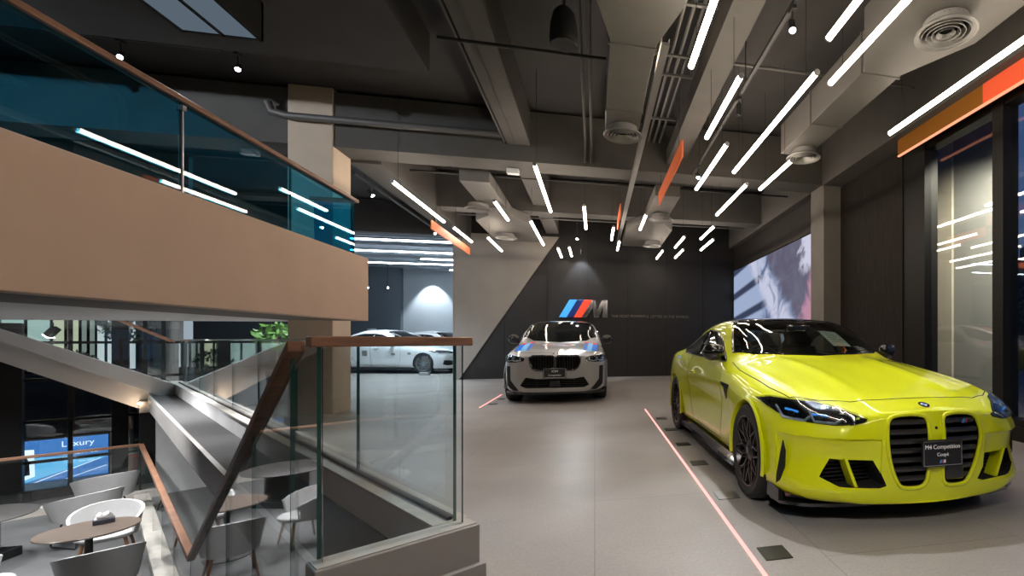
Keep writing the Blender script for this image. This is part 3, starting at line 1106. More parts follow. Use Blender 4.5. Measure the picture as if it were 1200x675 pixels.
X3_ST = [
    [(0, -.80, .20), (.52, -.77, .20), (.62, -.77, .26), (.66, -.77, .50), (.66, -.755, .74), (.60, -.74, .86), (.46, -.725, .89), (.22, -.71, .91), (0, -.705, .915)],
    [(0, -.62, .20), (.76, -.60, .20), (.83, -.62, .28), (.86, -.61, .52), (.85, -.59, .76), (.80, -.56, .885), (.62, -.54, .94), (.33, -.53, .955), (0, -.53, .96)],
    [(0, -.36, .20), (.82, -.38, .20), (.90, -.39, .28), (.93, -.37, .55), (.92, -.36, .82), (.86, -.35, .935), (.68, -.35, .985), (.36, -.35, .998), (0, -.35, 1.0)],
    [(0, 0, .20), (.84, 0, .20), (.925, 0, .28), (.955, 0, .60), (.94, 0, .87), (.87, 0, .985), (.70, 0, 1.035), (.38, 0, 1.045), (0, 0, 1.045)],
    [(0, .45, .20), (.84, .45, .20), (.92, .45, .28), (.935, .45, .60), (.93, .45, .90), (.87, .45, 1.04), (.72, .45, 1.085), (.40, .45, 1.095), (0, .45, 1.095)],
    [(0, .62, .20), (.84, .62, .20), (.915, .62, .28), (.93, .62, .60), (.93, .62, .91), (.875, .62, 1.05), (.75, .62, 1.105), (.42, .62, 1.12), (0, .62, 1.125)],
    [(0, .85, .20), (.84, .85, .20), (.915, .85, .28), (.93, .85, .60), (.932, .85, .92), (.88, .85, 1.065), (.785, .85, 1.20), (.56, .85, 1.295), (0, .85, 1.32)],
    [(0, 1.15, .20), (.84, 1.15, .20), (.915, 1.15, .28), (.93, 1.15, .60), (.934, 1.15, .92), (.885, 1.15, 1.07), (.79, 1.15, 1.32), (.64, 1.15, 1.46), (0, 1.15, 1.495)],
    [(0, 1.45, .20), (.84, 1.45, .20), (.915, 1.45, .28), (.932, 1.45, .60), (.936, 1.45, .93), (.888, 1.45, 1.08), (.78, 1.45, 1.38), (.65, 1.45, 1.55), (0, 1.45, 1.60)],
    [(0, 2.0, .20), (.84, 2.0, .20), (.92, 2.0, .28), (.935, 2.0, .60), (.94, 2.0, .94), (.89, 2.0, 1.09), (.78, 2.0, 1.40), (.64, 2.0, 1.575), (0, 2.0, 1.63)],
    [(0, 2.7, .22), (.84, 2.7, .22), (.93, 2.7, .30), (.955, 2.7, .60), (.95, 2.7, .95), (.89, 2.7, 1.10), (.77, 2.7, 1.37), (.62, 2.7, 1.53), (0, 2.7, 1.575)],
    [(0, 3.2, .24), (.82, 3.2, .24), (.92, 3.2, .32), (.945, 3.2, .60), (.935, 3.2, .95), (.88, 3.2, 1.10), (.75, 3.2, 1.28), (.58, 3.2, 1.42), (0, 3.2, 1.47)],
    [(0, 3.7, .30), (.70, 3.7, .30), (.80, 3.7, .38), (.83, 3.7, .62), (.82, 3.7, .92), (.78, 3.7, 1.06), (.68, 3.7, 1.14), (.5, 3.7, 1.19), (0, 3.7, 1.21)],
    [(0, 3.84, .34), (.58, 3.82, .34), (.66, 3.82, .42), (.70, 3.83, .62), (.69, 3.84, .90), (.65, 3.85, 1.03), (.55, 3.85, 1.09), (.4, 3.86, 1.12), (0, 3.86, 1.13)],
]


def side_glass(sk, root, dlo, m=None, bars=(), trim=None):
    for s in (1, -1):
        P = [(s * .8, y, z) for y, z in dlo]
        o = sk.patch('side_window', P, (-s, 0, -.25), m or M_GLASSBLK, root, .004, .06, .006)
        mb = MB()
        sk.line(mb, P, (-s, 0, -.25), .012, .002, closed=True, step=.08)
        for y, z0, z1 in bars:
            sk.line(mb, [(s * .8, y, z0), (s * .75, y + .03, z1)], (-s, 0, -.25), .03, -.016, step=.08)
        mb.build('window_trim', trim or M_BLACK, root, 50)


def mirrors(root, x0, w, y, z, h, m):
    for s in (1, -1):
        mb = MB()
        rows = []
        for i in range(9):
            u = i / 8
            k = (1 - abs(2 * u - 1) ** 3) ** .5 if 0 < i < 8 else .15
            rows.append([Vector((s * (x0 + w * u), y + .05 * u + .07 * k * (1 - math.cos(a)) - .07 * k, z + h * .5 * k * math.sin(a))) for a in [2 * PI * q / 12 for q in range(12)]])
        mb.grid(rows, 0, closed_u=True)
        mb.add(rows[0], [tuple(range(12))])
        mb.add(rows[-1], [tuple(range(12))])
        mb.tube([(s * (x0 - .06), y + .08, z - h * .5), (s * (x0 + w * .35), y + .05, z - h * .3)], .025, 8)
        mb.build('mirror', m, root, 60)


def build_x3(loc, rz):
    root = thing('car', 'light grey sport utility car with striped bonnet before the dark logo wall', 'car', loc, rz)
    _, mbk = loft_body(X3_ST, 6, 6, ncol=20)
    sk = Skin(mbk)
    body = solid_obj(mbk, [M_GREYP], 'body')
    cuts = []
    KD = [(.02, .86), (.05, .885), (.40, .885), (.455, .85), (.45, .76), (.40, .655), (.34, .62), (.06, .62), (.02, .66)]
    LOW = [(-.62, .34), (-.52, .49), (-.34, .46), (.34, .46), (.52, .49), (.62, .34), (.52, .29), (-.52, .29)]
    SID = [(.90, .70), (.785, .69), (.77, .44), (.58, .25), (.70, .24), (.88, .34)]
    for s in (1, -1):
        for y in (0, 2.864):
            c = MB()
            c.lathe([(0, .54), (.40, .54), (.40, 1.2), (0, 1.2)], 40, 0, Matrix.Translation((0, y, .375)) @ Matrix.Rotation(s * PI / 2, 4, 'Y'))
            cuts.append((c, M_CAVITY))
        c = MB()
        c.prism([(s * x, z) for x, z in KD], -1.1, -.66, 0, XZ)
        cuts.append((c, M_CAVITY))
    c = MB()
    c.prism(LOW, -1.1, -.66, 0, XZ)
    cuts.append((c, M_CAVITY))
    me = carve(body, cuts)
    body.modifiers.clear()
    body.data = smooth_mesh(me, 34)
    body.parent = root
    WS = [(-.78, .93, 1.20), (-.55, .73, 1.13), (0, .63, 1.13), (.55, .73, 1.13), (.78, .93, 1.20), (.72, 1.18, 1.38), (.64, 1.42, 1.53), (0, 1.40, 1.585), (-.64, 1.42, 1.53), (-.72, 1.18, 1.38)]
    DW = (0, .5, -.86)
    sk.patch('windshield', WS, DW, M_GLASSBLK, root, .003, .06, .006)
    side_glass(sk, root, [(.92, 1.12), (1.30, 1.38), (1.55, 1.46), (2.0, 1.48), (2.7, 1.44), (3.2, 1.31), (3.45, 1.18), (3.2, 1.14), (2.0, 1.11)], bars=((1.75, 1.11, 1.47), (2.75, 1.12, 1.43)))
    sk.patch('rear_window', [(-.55, 3.68, 1.24), (.55, 3.68, 1.24), (.55, 3.3, 1.42), (-.55, 3.3, 1.42)], (0, -.6, -.8), M_GLASSBLK, root, .003, .08)
    # bonnet roundel of stripes, bonnet stripes, roof strip
    dn = (0, 0, -1)

    def ring(r0, r1, y0, m, name, off):
        n = 28
        P = [(r1 * math.cos(2 * PI * i / n), y0 + .5 * r1 * math.sin(2 * PI * i / n), 1.1) for i in range(n)]
        return sk.patch(name, P, dn, m, root, off, .05, .003)
    ring(0, .33, .28, M_WHITE, 'bonnet_roundel', .003)
    ring(0, .26, .28, mat('roundel_red', (.5, .02, .05), .6, spec=.1), 'roundel_ring', .0045)
    ring(0, .19, .28, mat('roundel_blue', (.03, .08, .30), .4), 'roundel_ring', .006)
    ring(0, .13, .28, M_WHITE, 'roundel_ring', .0075)
    ring(0, .10, .28, M_SKYP, 'roundel_ring', .009)
    BL = mat('stripe_blue', (.01, .16, .70), .6, spec=.1)
    LB = mat('stripe_light_blue', (.16, .50, .92), .6, spec=.1)
    RD = mat('stripe_red', (.85, .06, .03), .6, spec=.1)
    for s in (1, -1):
        for x0, x1, y0, y1, m in ((.66, .76, -.40, .42, BL), (.565, .655, -.46, .56, LB), (.50, .545, -.40, .58, BL)):
            sk.patch('bonnet_stripe', [(s * x0, y0, 1), (s * x1, y0, 1), (s * (x1 + .03), y1, 1.1), (s * (x0 + .03), y1, 1.1)], dn, m, root, .004, .06, .003)
        sk.patch('bonnet_stripe', [(s * .67, .42, 1.1), (s * .77, .42, 1.1), (s * .765, .62, 1.1), (s * .665, .62, 1.1)], dn, RD, root, .004, .06, .003)
        sk.patch('bonnet_stripe', [(s * .50, .56, 1.1), (s * .60, .56, 1.1), (s * .60, .66, 1.1), (s * .50, .66, 1.1)], dn, RD, root, .004, .06, .003)
        # lamps
        L = [(s * .905, -.25, .88), (s * .80, -.52, .895), (s * .60, -.68, .87), (s * .53, -.74, .835), (s * .56, -.755, .785), (s * .70, -.72, .765), (s * .86, -.58, .765), (s * .915, -.34, .80)]
        DL = (-s * .5, .86, -.05)
        hl = bpy.data.objects.new('headlamp', None)
        COL.objects.link(hl)
        hl.parent = root
        sk.patch('lamp_housing', L, DL, M_BLACK, hl, .004, .05, .02)
        mb = MB()
        for c0 in ((.80, -.57), (.66, -.69)):
            sk.line(mb, [(s * (c0[0] + .055), c0[1] + .07, .85), (s * (c0[0] + .06), c0[1] + .07, .79), (s * c0[0], c0[1], .785), (s * (c0[0] - .055), c0[1] - .04, .80), (s * (c0[0] - .05), c0[1] - .04, .85)], DL, .011, .008, step=.03)
        mb.build('light_guide', M_DRL, hl, 60)
        sk.patch('lamp_lens', L, DL, M_LENS, hl, .02, .05, .004)
        # grille bars
        kd = bpy.data.objects.new('kidney_grille', None)
        COL.objects.link(kd)
        kd.parent = root
        mb = MB()
        sk.line(mb, [(s * x, -.8, z) for x, z in KD], (0, 1, 0), .017, .002, closed=True, step=.05, n=8)
        mb.build('grille_frame', M_BLACK, kd, 60)
        for k in range(8):
            x = .06 + .048 * k
            mb = MB()
            top = .875 if x < .40 else .86
            bot = .635 if x < .34 else .64 + (x - .34) * 1.1
            for dx in (0, .016):
                mb.box((min(s * (x + dx), s * (x + dx + .009)), -.755 + .2 * (x - .2) ** 2, bot), (max(s * (x + dx), s * (x + dx + .009)), -.69, top))
            mb.build('grille_bar', M_RIM, kd)
        sk.patch('bumper_vent', [(s * x, -.62, z) for x, z in SID], (-s * .45, .9, 0), M_CAVITY, root, .004, .04)
        mb = MB()
        prof = [(.84, .20), (.93, .22), (.955, .20), (.955, .16), (.84, .15)]
        rows = [[Vector((s * x, y, z)) for x, z in prof] for y in (.42, 1.4, 2.44)]
        mb.grid(rows, 0, closed_u=True)
        mb.add(rows[0], [tuple(range(5))])
        mb.add(rows[-1], [tuple(range(5))])
        mb.build('side_skirt', M_BLACK, root, 30)
        make_wheel(root, .955, 0, .37, .27, s, dict(kind='double', n=10), (M_RUBBER, M_RIM, M_DISC, M_CAL))
        make_wheel(root, .955, 2.864, .37, .27, s, dict(kind='double', n=10), (M_RUBBER, M_RIM, M_DISC, M_CAL))
        sk.patch('tail_lamp', [(s * .84, 3.60, 1.02), (s * .5, 3.86, 1.02), (s * .5, 3.86, .92), (s * .84, 3.62, .90)], (-s * .4, -.9, 0), M_RED, root, .005, .06)
    sk.patch('roof_strip', [(-.28, 1.40, 1.6), (.28, 1.40, 1.6), (.28, 1.60, 1.6), (-.28, 1.60, 1.6)], dn, M_SKYP, root, .004, .06, .003)
    sk.patch('roof_strip', [(-.16, 1.41, 1.6), (.16, 1.41, 1.6), (.16, 1.60, 1.6), (-.16, 1.60, 1.6)], dn, M_WHITE, root, .0055, .06, .003)
    for y in (0, 2.864):
        lip(root, M_GREYP, y, .375, .40, .80, .962, -.3, PI + .3, 36, .02)
    mb = MB()
    for k in range(4):
        z = .31 + .04 * k
        r = clip_x(LOW, z)
        mb.box((r[0], -.72, z - .006), (r[1], -.68, z + .006))
    mb.box((-.34, -.735, .29), (-.325, -.68, .46))
    mb.box((.325, -.735, .29), (.34, -.68, .46))
    mb.build('intake_mesh', M_SATIN, root)
    mb = MB()
    mb.box((-.10, -.80, .30), (.10, -.70, .43))
    mb.build('radar_sensor', M_BLACK, root, bevel=.015)
    mb = MB()
    P = [(-.80, -.30), (-.91, -.40), (-.86, -.60), (-.62, -.78), (0, -.84), (.62, -.78), (.86, -.60), (.91, -.40), (.80, -.30)]
    mb.prism(P, .17, .215)
    mb.build('front_blade', M_SATIN, root, bevel=.01)
    mb = MB()
    mb.box((-.72, -.6, .18), (.72, 3.6, .26))
    mb.build('underbody', M_CAVITY, root)
    mirrors(root, .88, .23, .98, 1.20, .20, M_BLACK)
    root.scale = (.97, .97, .97)
    mb = MB()
    sk.line(mb, [(.79, .75, 1.1), (.80, .3, 1.05), (.79, -.3, .97), (.70, -.52, .95), (.4, -.6, .95), (0, -.62, .97)], dn, .006, -.003, both=True)
    mb.build('bonnet_shut_line', M_CAVITY, root, 50)
    h, nn = sk.hit((0, -.70, .94), (0, .7, -.7))
    roundel(root, h + nn * .002, nn, .045, 'bonnet_badge')
    show_plate(root, (0, -.855, .57), .42, .19, [('X3M', .06, .03), ('Competition', .045, -.04)])
    return root


# ---------------------------------------------------------------- the white saloons in the far hall
SED_ST = []
for i_, st_ in enumerate(M4_ST):
    row_ = []
    for j_, (x_, y_, z_) in enumerate(st_):
        yy_ = y_ * 1.04
        zz_ = z_
        if j_ >= 6 and 1.1 < y_ < 3.5:
            zz_ += .05 * max(0., 1 - abs(y_ - 2.3) / 1.2) + .02
        row_.append((x_ * .99, yy_, zz_ * 1.05))
    SED_ST.append(row_)


def build_sedan(loc, rz, label, group):
    root = thing('saloon_car', label, 'car', loc, rz, group)
    _, mbk = loft_body(SED_ST, 5, 5, ncol=16)
    sk = Skin(mbk)
    body = solid_obj(mbk, [M_WHITEP], 'body')
    cuts = []
    wb = 2.857 * 1.04
    for s in (1, -1):
        for y in (0, wb):
            c = MB()
            c.lathe([(0, .52), (.37, .52), (.37, 1.2), (0, 1.2)], 36, 0, Matrix.Translation((0, y, .345)) @ Matrix.Rotation(s * PI / 2, 4, 'Y'))
            cuts.append((c, M_CAVITY))
    me = carve(body, cuts)
    body.modifiers.clear()
    body.data = smooth_mesh(me, 34)
    body.parent = root
    DW = (0, .42, -.9)
    sk.patch('windshield', [(-.75, 1.0, 1.05), (0, .69, 1.06), (.75, 1.0, 1.05), (.585, 1.52, 1.40), (0, 1.48, 1.44), (-.585, 1.52, 1.40)], DW, M_GLASSBLK, root, .004, .07)
    sk.patch('rear_window', [(-.62, 3.15, 1.2), (.62, 3.15, 1.2), (.53, 2.68, 1.38), (0, 2.62, 1.43), (-.53, 2.68, 1.38)], (0, -.42, -.9), M_GLASSBLK, root, .004, .07)
    side_glass(sk, root, [(.95, 1.0), (1.32, 1.22), (1.6, 1.34), (1.9, 1.375), (2.3, 1.37), (2.7, 1.28), (3.05, 1.13), (2.9, 1.06), (1.7, 1.02)], bars=((1.85, 1.02, 1.36), (2.62, 1.05, 1.28)), trim=M_CHROME)
    for s in (1, -1):
        L = [(s * .89, -.16, .78), (s * .80, -.43, .80), (s * .60, -.62, .78), (s * .42, -.78, .715), (s * .50, -.78, .675), (s * .80, -.58, .68), (s * .88, -.34, .715)]
        DL = (-s * .5, .86, -.1)
        hl = sk.patch('headlamp', L, DL, M_BLACK, root, .004, .05)
        mb = MB()
        sk.line(mb, [(s * .85, -.42, .73), (s * .84, -.50, .69), (s * .72, -.64, .685), (s * .60, -.70, .69)], DL, .012, .008, step=.04)
        mb.build('light_guide', M_DRL, hl, 60)
        K = [(.03, .68), (.05, .71), (.30, .70), (.33, .64), (.28, .46), (.06, .44), (.03, .50)]
        sk.patch('kidney_grille', [(s * x, -.82, z) for x, z in K], (0, 1, 0), M_BLACK, root, .006, .05)
        sk.patch('bumper_vent', [(s * .80, -.66, .46), (s * .55, -.80, .44), (s * .50, -.80, .30), (s * .72, -.72, .28), (s * .82, -.62, .32)], (-s * .4, .9, 0), M_CAVITY, root, .005, .05)
        mb = MB()
        sk.line(mb, [(s * .95, .95, .98), (s * .95, .83, .85), (s * .95, .83, .52), (s * .95, .9, .28), (s * .95, 1.9, .28), (s * .95, 1.92, .8), (s * .95, 1.9, 1.0)], (-s, 0, 0), .005, -.002)
        mb.build('door_shut_line', M_CAVITY, root, 50)
        mb = MB()
        sk.line(mb, [(s * .95, 1.92, .28), (s * .95, 2.35, .30), (s * .95, 2.75, .7), (s * .95, 2.8, 1.0)], (-s, 0, 0), .005, -.002)
        mb.build('door_shut_line', M_CAVITY, root, 50)
        for y in (1.7, 2.6):
            mb = MB()
            pts = [sk.hit((s * .95, y + dy, .86), (-s, 0, 0)) for dy in (-.1, -.04, .04, .1)]
            mb.tube([p + n * o for (p, n), o in zip(pts, (.004, .02, .02, .004))], .012, 8)
            mb.build('door_handle', M_WHITEP, root, 60)
        mb = MB()
        mb.box((min(s * .80, s * .90), .4, .13), (max(s * .80, s * .90), wb - .4, .21))
        mb.build('side_skirt', M_SATIN, root, bevel=.02)
        make_wheel(root, .935, 0, .342, .25, s, dict(kind='double', n=9), (M_RUBBER, M_SILVER, M_DISC, M_CAL))
        make_wheel(root, .935, wb, .342, .25, s, dict(kind='double', n=9), (M_RUBBER, M_SILVER, M_DISC, M_CAL))
        sk.patch('tail_lamp', [(s * .84, 3.76, .95), (s * .40, 4.05, .95), (s * .40, 4.05, .88), (s * .85, 3.76, .86)], (-s * .4, -.9, 0), M_RED, root, .005, .06)
    mirrors(root, .85, .18, 1.06, 1.07, .15, M_WHITEP)
    mb = MB()
    mb.box((-.72, -.55, .14), (.72, 3.7, .22))
    mb.build('underbody', M_CAVITY, root)
    # door stickers on the side facing the hall
    for (y0, y1, z0, z1) in ((1.02, 1.16, .62, .70), (2.02, 2.20, .60, .78), (.44, .56, .64, .72)):
        sk.patch('door_sticker', [(-.95, y0, z0), (-.95, y1, z0), (-.95, y1, z1), (-.95, y0, z1)], (1, 0, 0), M_GREY, root, .004, .08, .003)
    return root



# ---------------------------------------------------------------- the balcony frame: s along the stair, t across it
LA = Vector((-1.03, 2.18, 0))
LU = Vector((-.6198, .7848, 0))
LV = Vector((.7848, .6198, 0))
LROT = math.atan2(LV.y, LV.x)                  # turns local x on to t, local y on to s


def L(s, t, z=0.):
    return LA + LU * s + LV * t + Vector((0, 0, z))


def lbox(mb, s0, s1, t0, t1, z0, z1, mi=0):
    mb.hexa([L(s0, t0, z0), L(s0, t1, z0), L(s1, t1, z0), L(s1, t0, z0)], [L(s0, t0, z1), L(s0, t1, z1), L(s1, t1, z1), L(s1, t0, z1)], mi)
    return mb


# ---------------------------------------------------------------- materials of the place
def floor_mat():
    m = mat('stone_floor_tiles', (.365, .338, .32), .34, noise=.14, nscale=1.1, detail=8)
    nt = m.node_tree
    b = nt.nodes['Principled BSDF']
    ramp = [n for n in nt.nodes if n.type == 'VALTORGB'][0]
    tc = [n for n in nt.nodes if n.type == 'TEX_COORD'][0]
    fine = nt.nodes.new('ShaderNodeTexNoise')
    fine.inputs['Scale'].default_value = 60.
    fine.inputs['Detail'].default_value = 6.
    nt.links.new(tc.outputs['Object'], fine.inputs['Vector'])
    mixf = nt.nodes.new('ShaderNodeMix')
    mixf.data_type = 'RGBA'
    mixf.blend_type = 'MULTIPLY'
    mixf.inputs[0].default_value = 1.
    fr = nt.nodes.new('ShaderNodeMapRange')
    fr.inputs['From Min'].default_value = .3
    fr.inputs['From Max'].default_value = .7
    fr.inputs['To Min'].default_value = .86
    fr.inputs['To Max'].default_value = 1.06
    nt.links.new(fine.outputs['Fac'], fr.inputs['Value'])
    nt.links.new(ramp.outputs['Color'], mixf.inputs[6])
    nt.links.new(fr.outputs['Result'], mixf.inputs[7])
    br = nt.nodes.new('ShaderNodeTexBrick')
    mp = nt.nodes.new('ShaderNodeMapping')
    mp.inputs['Rotation'].default_value = (0, 0, PI / 2)
    nt.links.new(tc.outputs['Object'], mp.inputs['Vector'])
    nt.links.new(mp.outputs['Vector'], br.inputs['Vector'])
    br.inputs['Scale'].default_value = 1.
    br.inputs['Brick Width'].default_value = 2.4
    br.inputs['Row Height'].default_value = 1.2
    br.inputs['Mortar Size'].default_value = .003
    br.inputs['Color1'].default_value = (1, 1, 1, 1)
    br.inputs['Color2'].default_value = (.95, .95, .95, 1)
    br.inputs['Mortar'].default_value = (.62, .62, .62, 1)
    mul = nt.nodes.new('ShaderNodeMix')
    mul.data_type = 'RGBA'
    mul.blend_type = 'MULTIPLY'
    mul.inputs[0].default_value = 1.
    nt.links.new(mixf.outputs[2], mul.inputs[6])
    nt.links.new(br.outputs['Color'], mul.inputs[7])
    nt.links.new(mul.outputs[2], b.inputs['Base Color'])
    return m


M_FLOOR = floor_mat()
M_CEIL = mat('dark_ceiling', (.046, .044, .044), .85, noise=.12, nscale=2.)
M_BEAM = mat('grey_beam', (.088, .083, .078), .8, noise=.08, nscale=3.)
M_DUCT = mat('duct_paint', (.118, .112, .104), .6, noise=.06, nscale=3.)
M_COLUMN = mat('column_paint', (.19, .178, .162), .75, noise=.06, nscale=3.)
M_BLACKWALL = mat('black_panel_wall', (.012, .011, .0115), .45, noise=.15, nscale=2., stretch=(4, 4, .3))
M_TAUPE = mat('taupe_wall', (.30, .275, .25), .75, noise=.04, nscale=3.)
M_BARK = mat('dark_veneer', (.017, .013, .011), .7, spec=.25, noise=.6, nscale=5., stretch=(7, 7, .45), bump=1., bscale=18.)
M_BROWNWALL = mat('brown_black_wall', (.014, .0105, .009), .6, noise=.2, nscale=3.)
M_FRAME = mat('black_frame', (.012, .0115, .011), .5, spec=.2)
M_BEIGE = mat('beige_parapet', (.58, .42, .325), .7, noise=.04, nscale=2.)
M_SOFFIT = mat('soffit_grey', (.55, .54, .53), .8, noise=.04, nscale=2.)
M_CONC = mat('pale_plaster', (.56, .555, .55), .8, noise=.07, nscale=2.5)
M_CURBTOP = mat('curb_stone', (.50, .47, .42), .5, noise=.10, nscale=9.)
M_CURB = mat('curb_grey', (.36, .34, .32), .55, noise=.08, nscale=5.)
M_LEDGE = mat('dark_carpet', (.045, .043, .042), .9, noise=.2, nscale=30.)
M_LOUNGE = mat('lounge_floor', (.095, .095, .095), .5, noise=.18, nscale=2., detail=8)
M_HALLWALL = mat('hall_wall_blue_grey', (.33, .37, .40), .75, noise=.03, nscale=2.)
M_HALLDARK = mat('hall_wall_slate', (.10, .125, .15), .75)
M_WOOD = mat('handrail_wood', (.27, .135, .08), .42, noise=.25, nscale=5., stretch=(1, 1, 8))
M_GLASS = glass('balustrade_glass', (.965, .985, .98), .05)
M_GEDGE = mat('glass_edge', (.03, .10, .085), .15, spec=.6)
M_TEAL = glass('teal_glass', (.27, .70, .88), .06, gcol=(.9, 1, 1))
M_WINGLASS = glass('window_glass', (.92, .94, .94), .06)
M_STEEL = mat('brushed_steel', (.42, .42, .43), .35, metal=.9)
M_PIPE = mat('pipe_grey', (.13, .125, .12), .5, metal=.3)
M_GALV = mat('galvanised', (.33, .325, .32), .4, metal=.8)
M_DARKMETAL = mat('black_metal', (.02, .02, .02), .5, metal=.3)
M_VENT = mat('vent_grille', (.23, .225, .22), .45, metal=.2)
E_TUBE = emis('tube_glow', (1., .85, .69), 13.)
E_COOL = emis('cool_strip_glow', (.75, .88, 1.), 16.)
E_SPOT = emis('spot_lens_glow', (.92, .96, 1.), 60.)
E_LINE = emis('floor_line_glow', (1., .33, .30), 1.1)
E_ORANGE = mat('orange_fin', (.58, .11, .03), .4, emit=(1., .20, .05), estr=.10)

# ---------------------------------------------------------------- setting
mb = MB()
poly = [L(-8, -1.35), L(-.02, -1.35), L(-.02, .10), L(13.4, .10), L(31, .10), Vector((-19, 31, 0)), Vector((5, 31, 0)), Vector((5, -6, 0)), Vector((1, -6, 0))]
mb.prism([(p.x, p.y) for p in poly], -.12, 0)
struct('floor', mb, M_FLOOR)
mb = MB()
lbox(mb, .04, 12.2, .12, .43, -.02, .10)
struct('floor_ledge', mb, M_LEDGE)
mb = MB()
lbox(mb, .05, 13.3, .085, .12, -.16, .101)
struct('trim_1', mb, M_CURB)
mb = MB()
mb.box((-22, -8, -1.85), (3, 24, -1.75))
struct('floor_lounge', mb, M_LOUNGE)
mb = MB()
mb.box((-20, -6.2, 5.05), (5.2, 31, 5.15))
mb.box((-14, -6, 4.55), (-2.05, 6.9, 5.05))
struct('ceiling', mb, M_CEIL)
mb = MB()
mb.box((-3.95, 15.5, 0), (4.95, 15.8, 5.05))
struct('wall_back', mb, M_BLACKWALL)
mb = MB()
for x in [-2.6 + 1.2 * i for i in range(6)]:
    mb.box((x, 15.492, 0), (x + .012, 15.5, 4.6))
struct('trim_2', mb, M_FRAME)
mb = MB()
mb.prism([(-3.95, 0), (-3.82, 0), (-1.38, 3.75), (-1.05, 4.25), (-3.95, 4.25)], 15.44, 15.50, 0, XZ)
struct('wall_back_panel', mb, M_TAUPE)
mb = MB()
mb.box((-3.98, 15.43, 0), (-3.94, 17.5, 4.3))
struct('wall_return', mb, M_TAUPE)
mb = MB()
mb.box((4.7, 9.2, 0), (4.95, 15.5, 5.05))
mb.box((4.45, 9.35, 0), (4.7, 15.45, .95))
mb.box((4.45, 9.35, 3.42), (4.7, 15.45, 4.2))
struct('wall_right', mb, M_BROWNWALL)
mb = MB()
mb.box((4.7, 6.75, 0), (4.95, 9.2, 5.05))
mb.box((4.66, 6.75, 0), (4.70, 8.72, 4.1))
struct('wall_right_veneer', mb, M_BARK)
mb = MB()
mb.box((4.66, -6, 4.0), (5.0, 6.75, 5.05))
mb.box((4.66, -6, 0), (5.0, 6.75, .16))
struct('wall_right_header', mb, M_FRAME)
mb = MB()
mb.box((-14, -6.2, -1.8), (5, -6, 5.1))
struct('wall_rear', mb, M_CEIL)
# right-hand windows
ys = [6.75, 4.92, 3.1, 1.3, -.5, -2.3, -4.1, -6.0]
for i in range(len(ys) - 1):
    y1, y0 = ys[i], ys[i + 1]
    mb = MB()
    w1 = .50 if i == 0 else .08
    mb.box((4.68, y1 - w1, .16), (4.90, y1, 4.0))
    mb.box((4.68, y0, .16), (4.90, y0 + .08, 4.0))
    mb.box((4.70, y0, 3.92), (4.88, y1, 4.0))
    mb.box((4.70, y0, .16), (4.88, y1, .24))
    o = struct('window_%d' % (i + 1), mb, M_FRAME)
    mb = MB()
    mb.box((4.785, y0 + .07, .23), (4.797, y1 - w1 + .01, 3.93))
    mb.build('pane', M_WINGLASS, o)
# columns and beams
for nm, x in (('column_right', 4.3), ('column_left', -4.55)):
    mb = MB()
    mb.box((x, 8.72, -1.75 if x < 0 else 0), (x + .6, 9.3, 5.05))
    struct(nm, mb, M_COLUMN if x > 0 else mat('column_beige', (.56, .46, .36), .75, noise=.05, nscale=3.), bevel=.01)
mb = MB()
mb.box((-14, 8.75, 4.15), (4.9, 9.3, 5.0))
struct('beam_cross', mb, M_BEAM)
mb = MB()
mb.box((-3.9, 12.3, 4.2), (4.9, 12.75, 5.0))
struct('beam_cross_far', mb, M_BEAM)
mb = MB()
mb.box((-1.42, -6, 4.42), (-1.06, 8.75, 5.0))
mb.box((-1.42, 9.3, 4.35), (-1.06, 15.5, 5.0))
mb.box((-1.47, -6, 4.42), (-1.445, 8.75, 4.62))
mb.box((-1.30, -6, 4.405), (-1.285, 8.75, 4.42))
struct('beam_long', mb, M_BEAM)
mb = MB()
mb.box((4.28, -6, 4.13), (4.92, 8.75, 5.0))
mb.box((4.28, 9.3, 4.13), (4.92, 15.5, 5.0))
struct('beam_wall', mb, M_BEAM)
mb = MB()
mb.box((-3.98, 9.3, 4.1), (-3.5, 17.0, 5.0))
struct('beam_hall', mb, M_BEAM)
# far hall
mb = MB()
mb.box((-20, 24.5, 0), (5, 24.8, 5.1))
struct('wall_hall_back', mb, M_HALLWALL)
mb = MB()
mb.box((-18, 24.2, 0), (-8.35, 24.5, 5.0))
struct('wall_hall_side', mb, M_HALLDARK)
mb = MB()
lbox(mb, 12.85, 31, .64, .78, 0, 5.1)
struct('wall_left_hall', mb, M_HALLWALL)
mb = MB()
mb.box((4.9, 15.8, 0), (5.2, 31, 5.1))
struct('wall_right_hall', mb, M_HALLWALL)
mb = MB()
for k in range(7):
    y = 15.9 + 1.3 * k
    mb.box((-14, y, 4.33), (-3.98, y + .75, 4.40))
struct('ceiling_hall', mb, mat('hall_ceiling_baffle', (.30, .34, .38), .8))
mb = MB()
mb.box((-14, 15.2, 4.12), (-4.0, 15.5, 5.0))
struct('beam_hall_front', mb, M_CEIL)

# upper floor: slab, parapet, walls behind
mb = MB()
mb.box((-14, -6, 1.445), (-3.42, 8.2, 1.62))
mb.box((-14, 8.2, 1.445), (-4.6, 9.32, 1.62))
struct('ceiling_lounge', mb, M_SOFFIT)
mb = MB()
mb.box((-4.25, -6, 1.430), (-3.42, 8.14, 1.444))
struct('trim_soffit_shade', mb, mat('painted_soffit_shade', (.13, .11, .095), .8))  # shade along the soffit behind the parapet, painted in as a dark strip
mb = MB()
mb.box((-14, -6, 1.62), (-3.43, 8.2, 2.0))
mb.box((-14, 8.2, 1.62), (-4.6, 9.2, 2.0))
struct('floor_upper', mb, M_CEIL)
mb = MB()
mb.box((-3.42, -6, 1.43), (-3.28, 8.26, 2.36))
mb.box((-3.95, 8.14, 1.43), (-3.42, 8.26, 2.36))
struct('trim_parapet', mb, M_BEIGE, bevel=.008)
mb = MB()
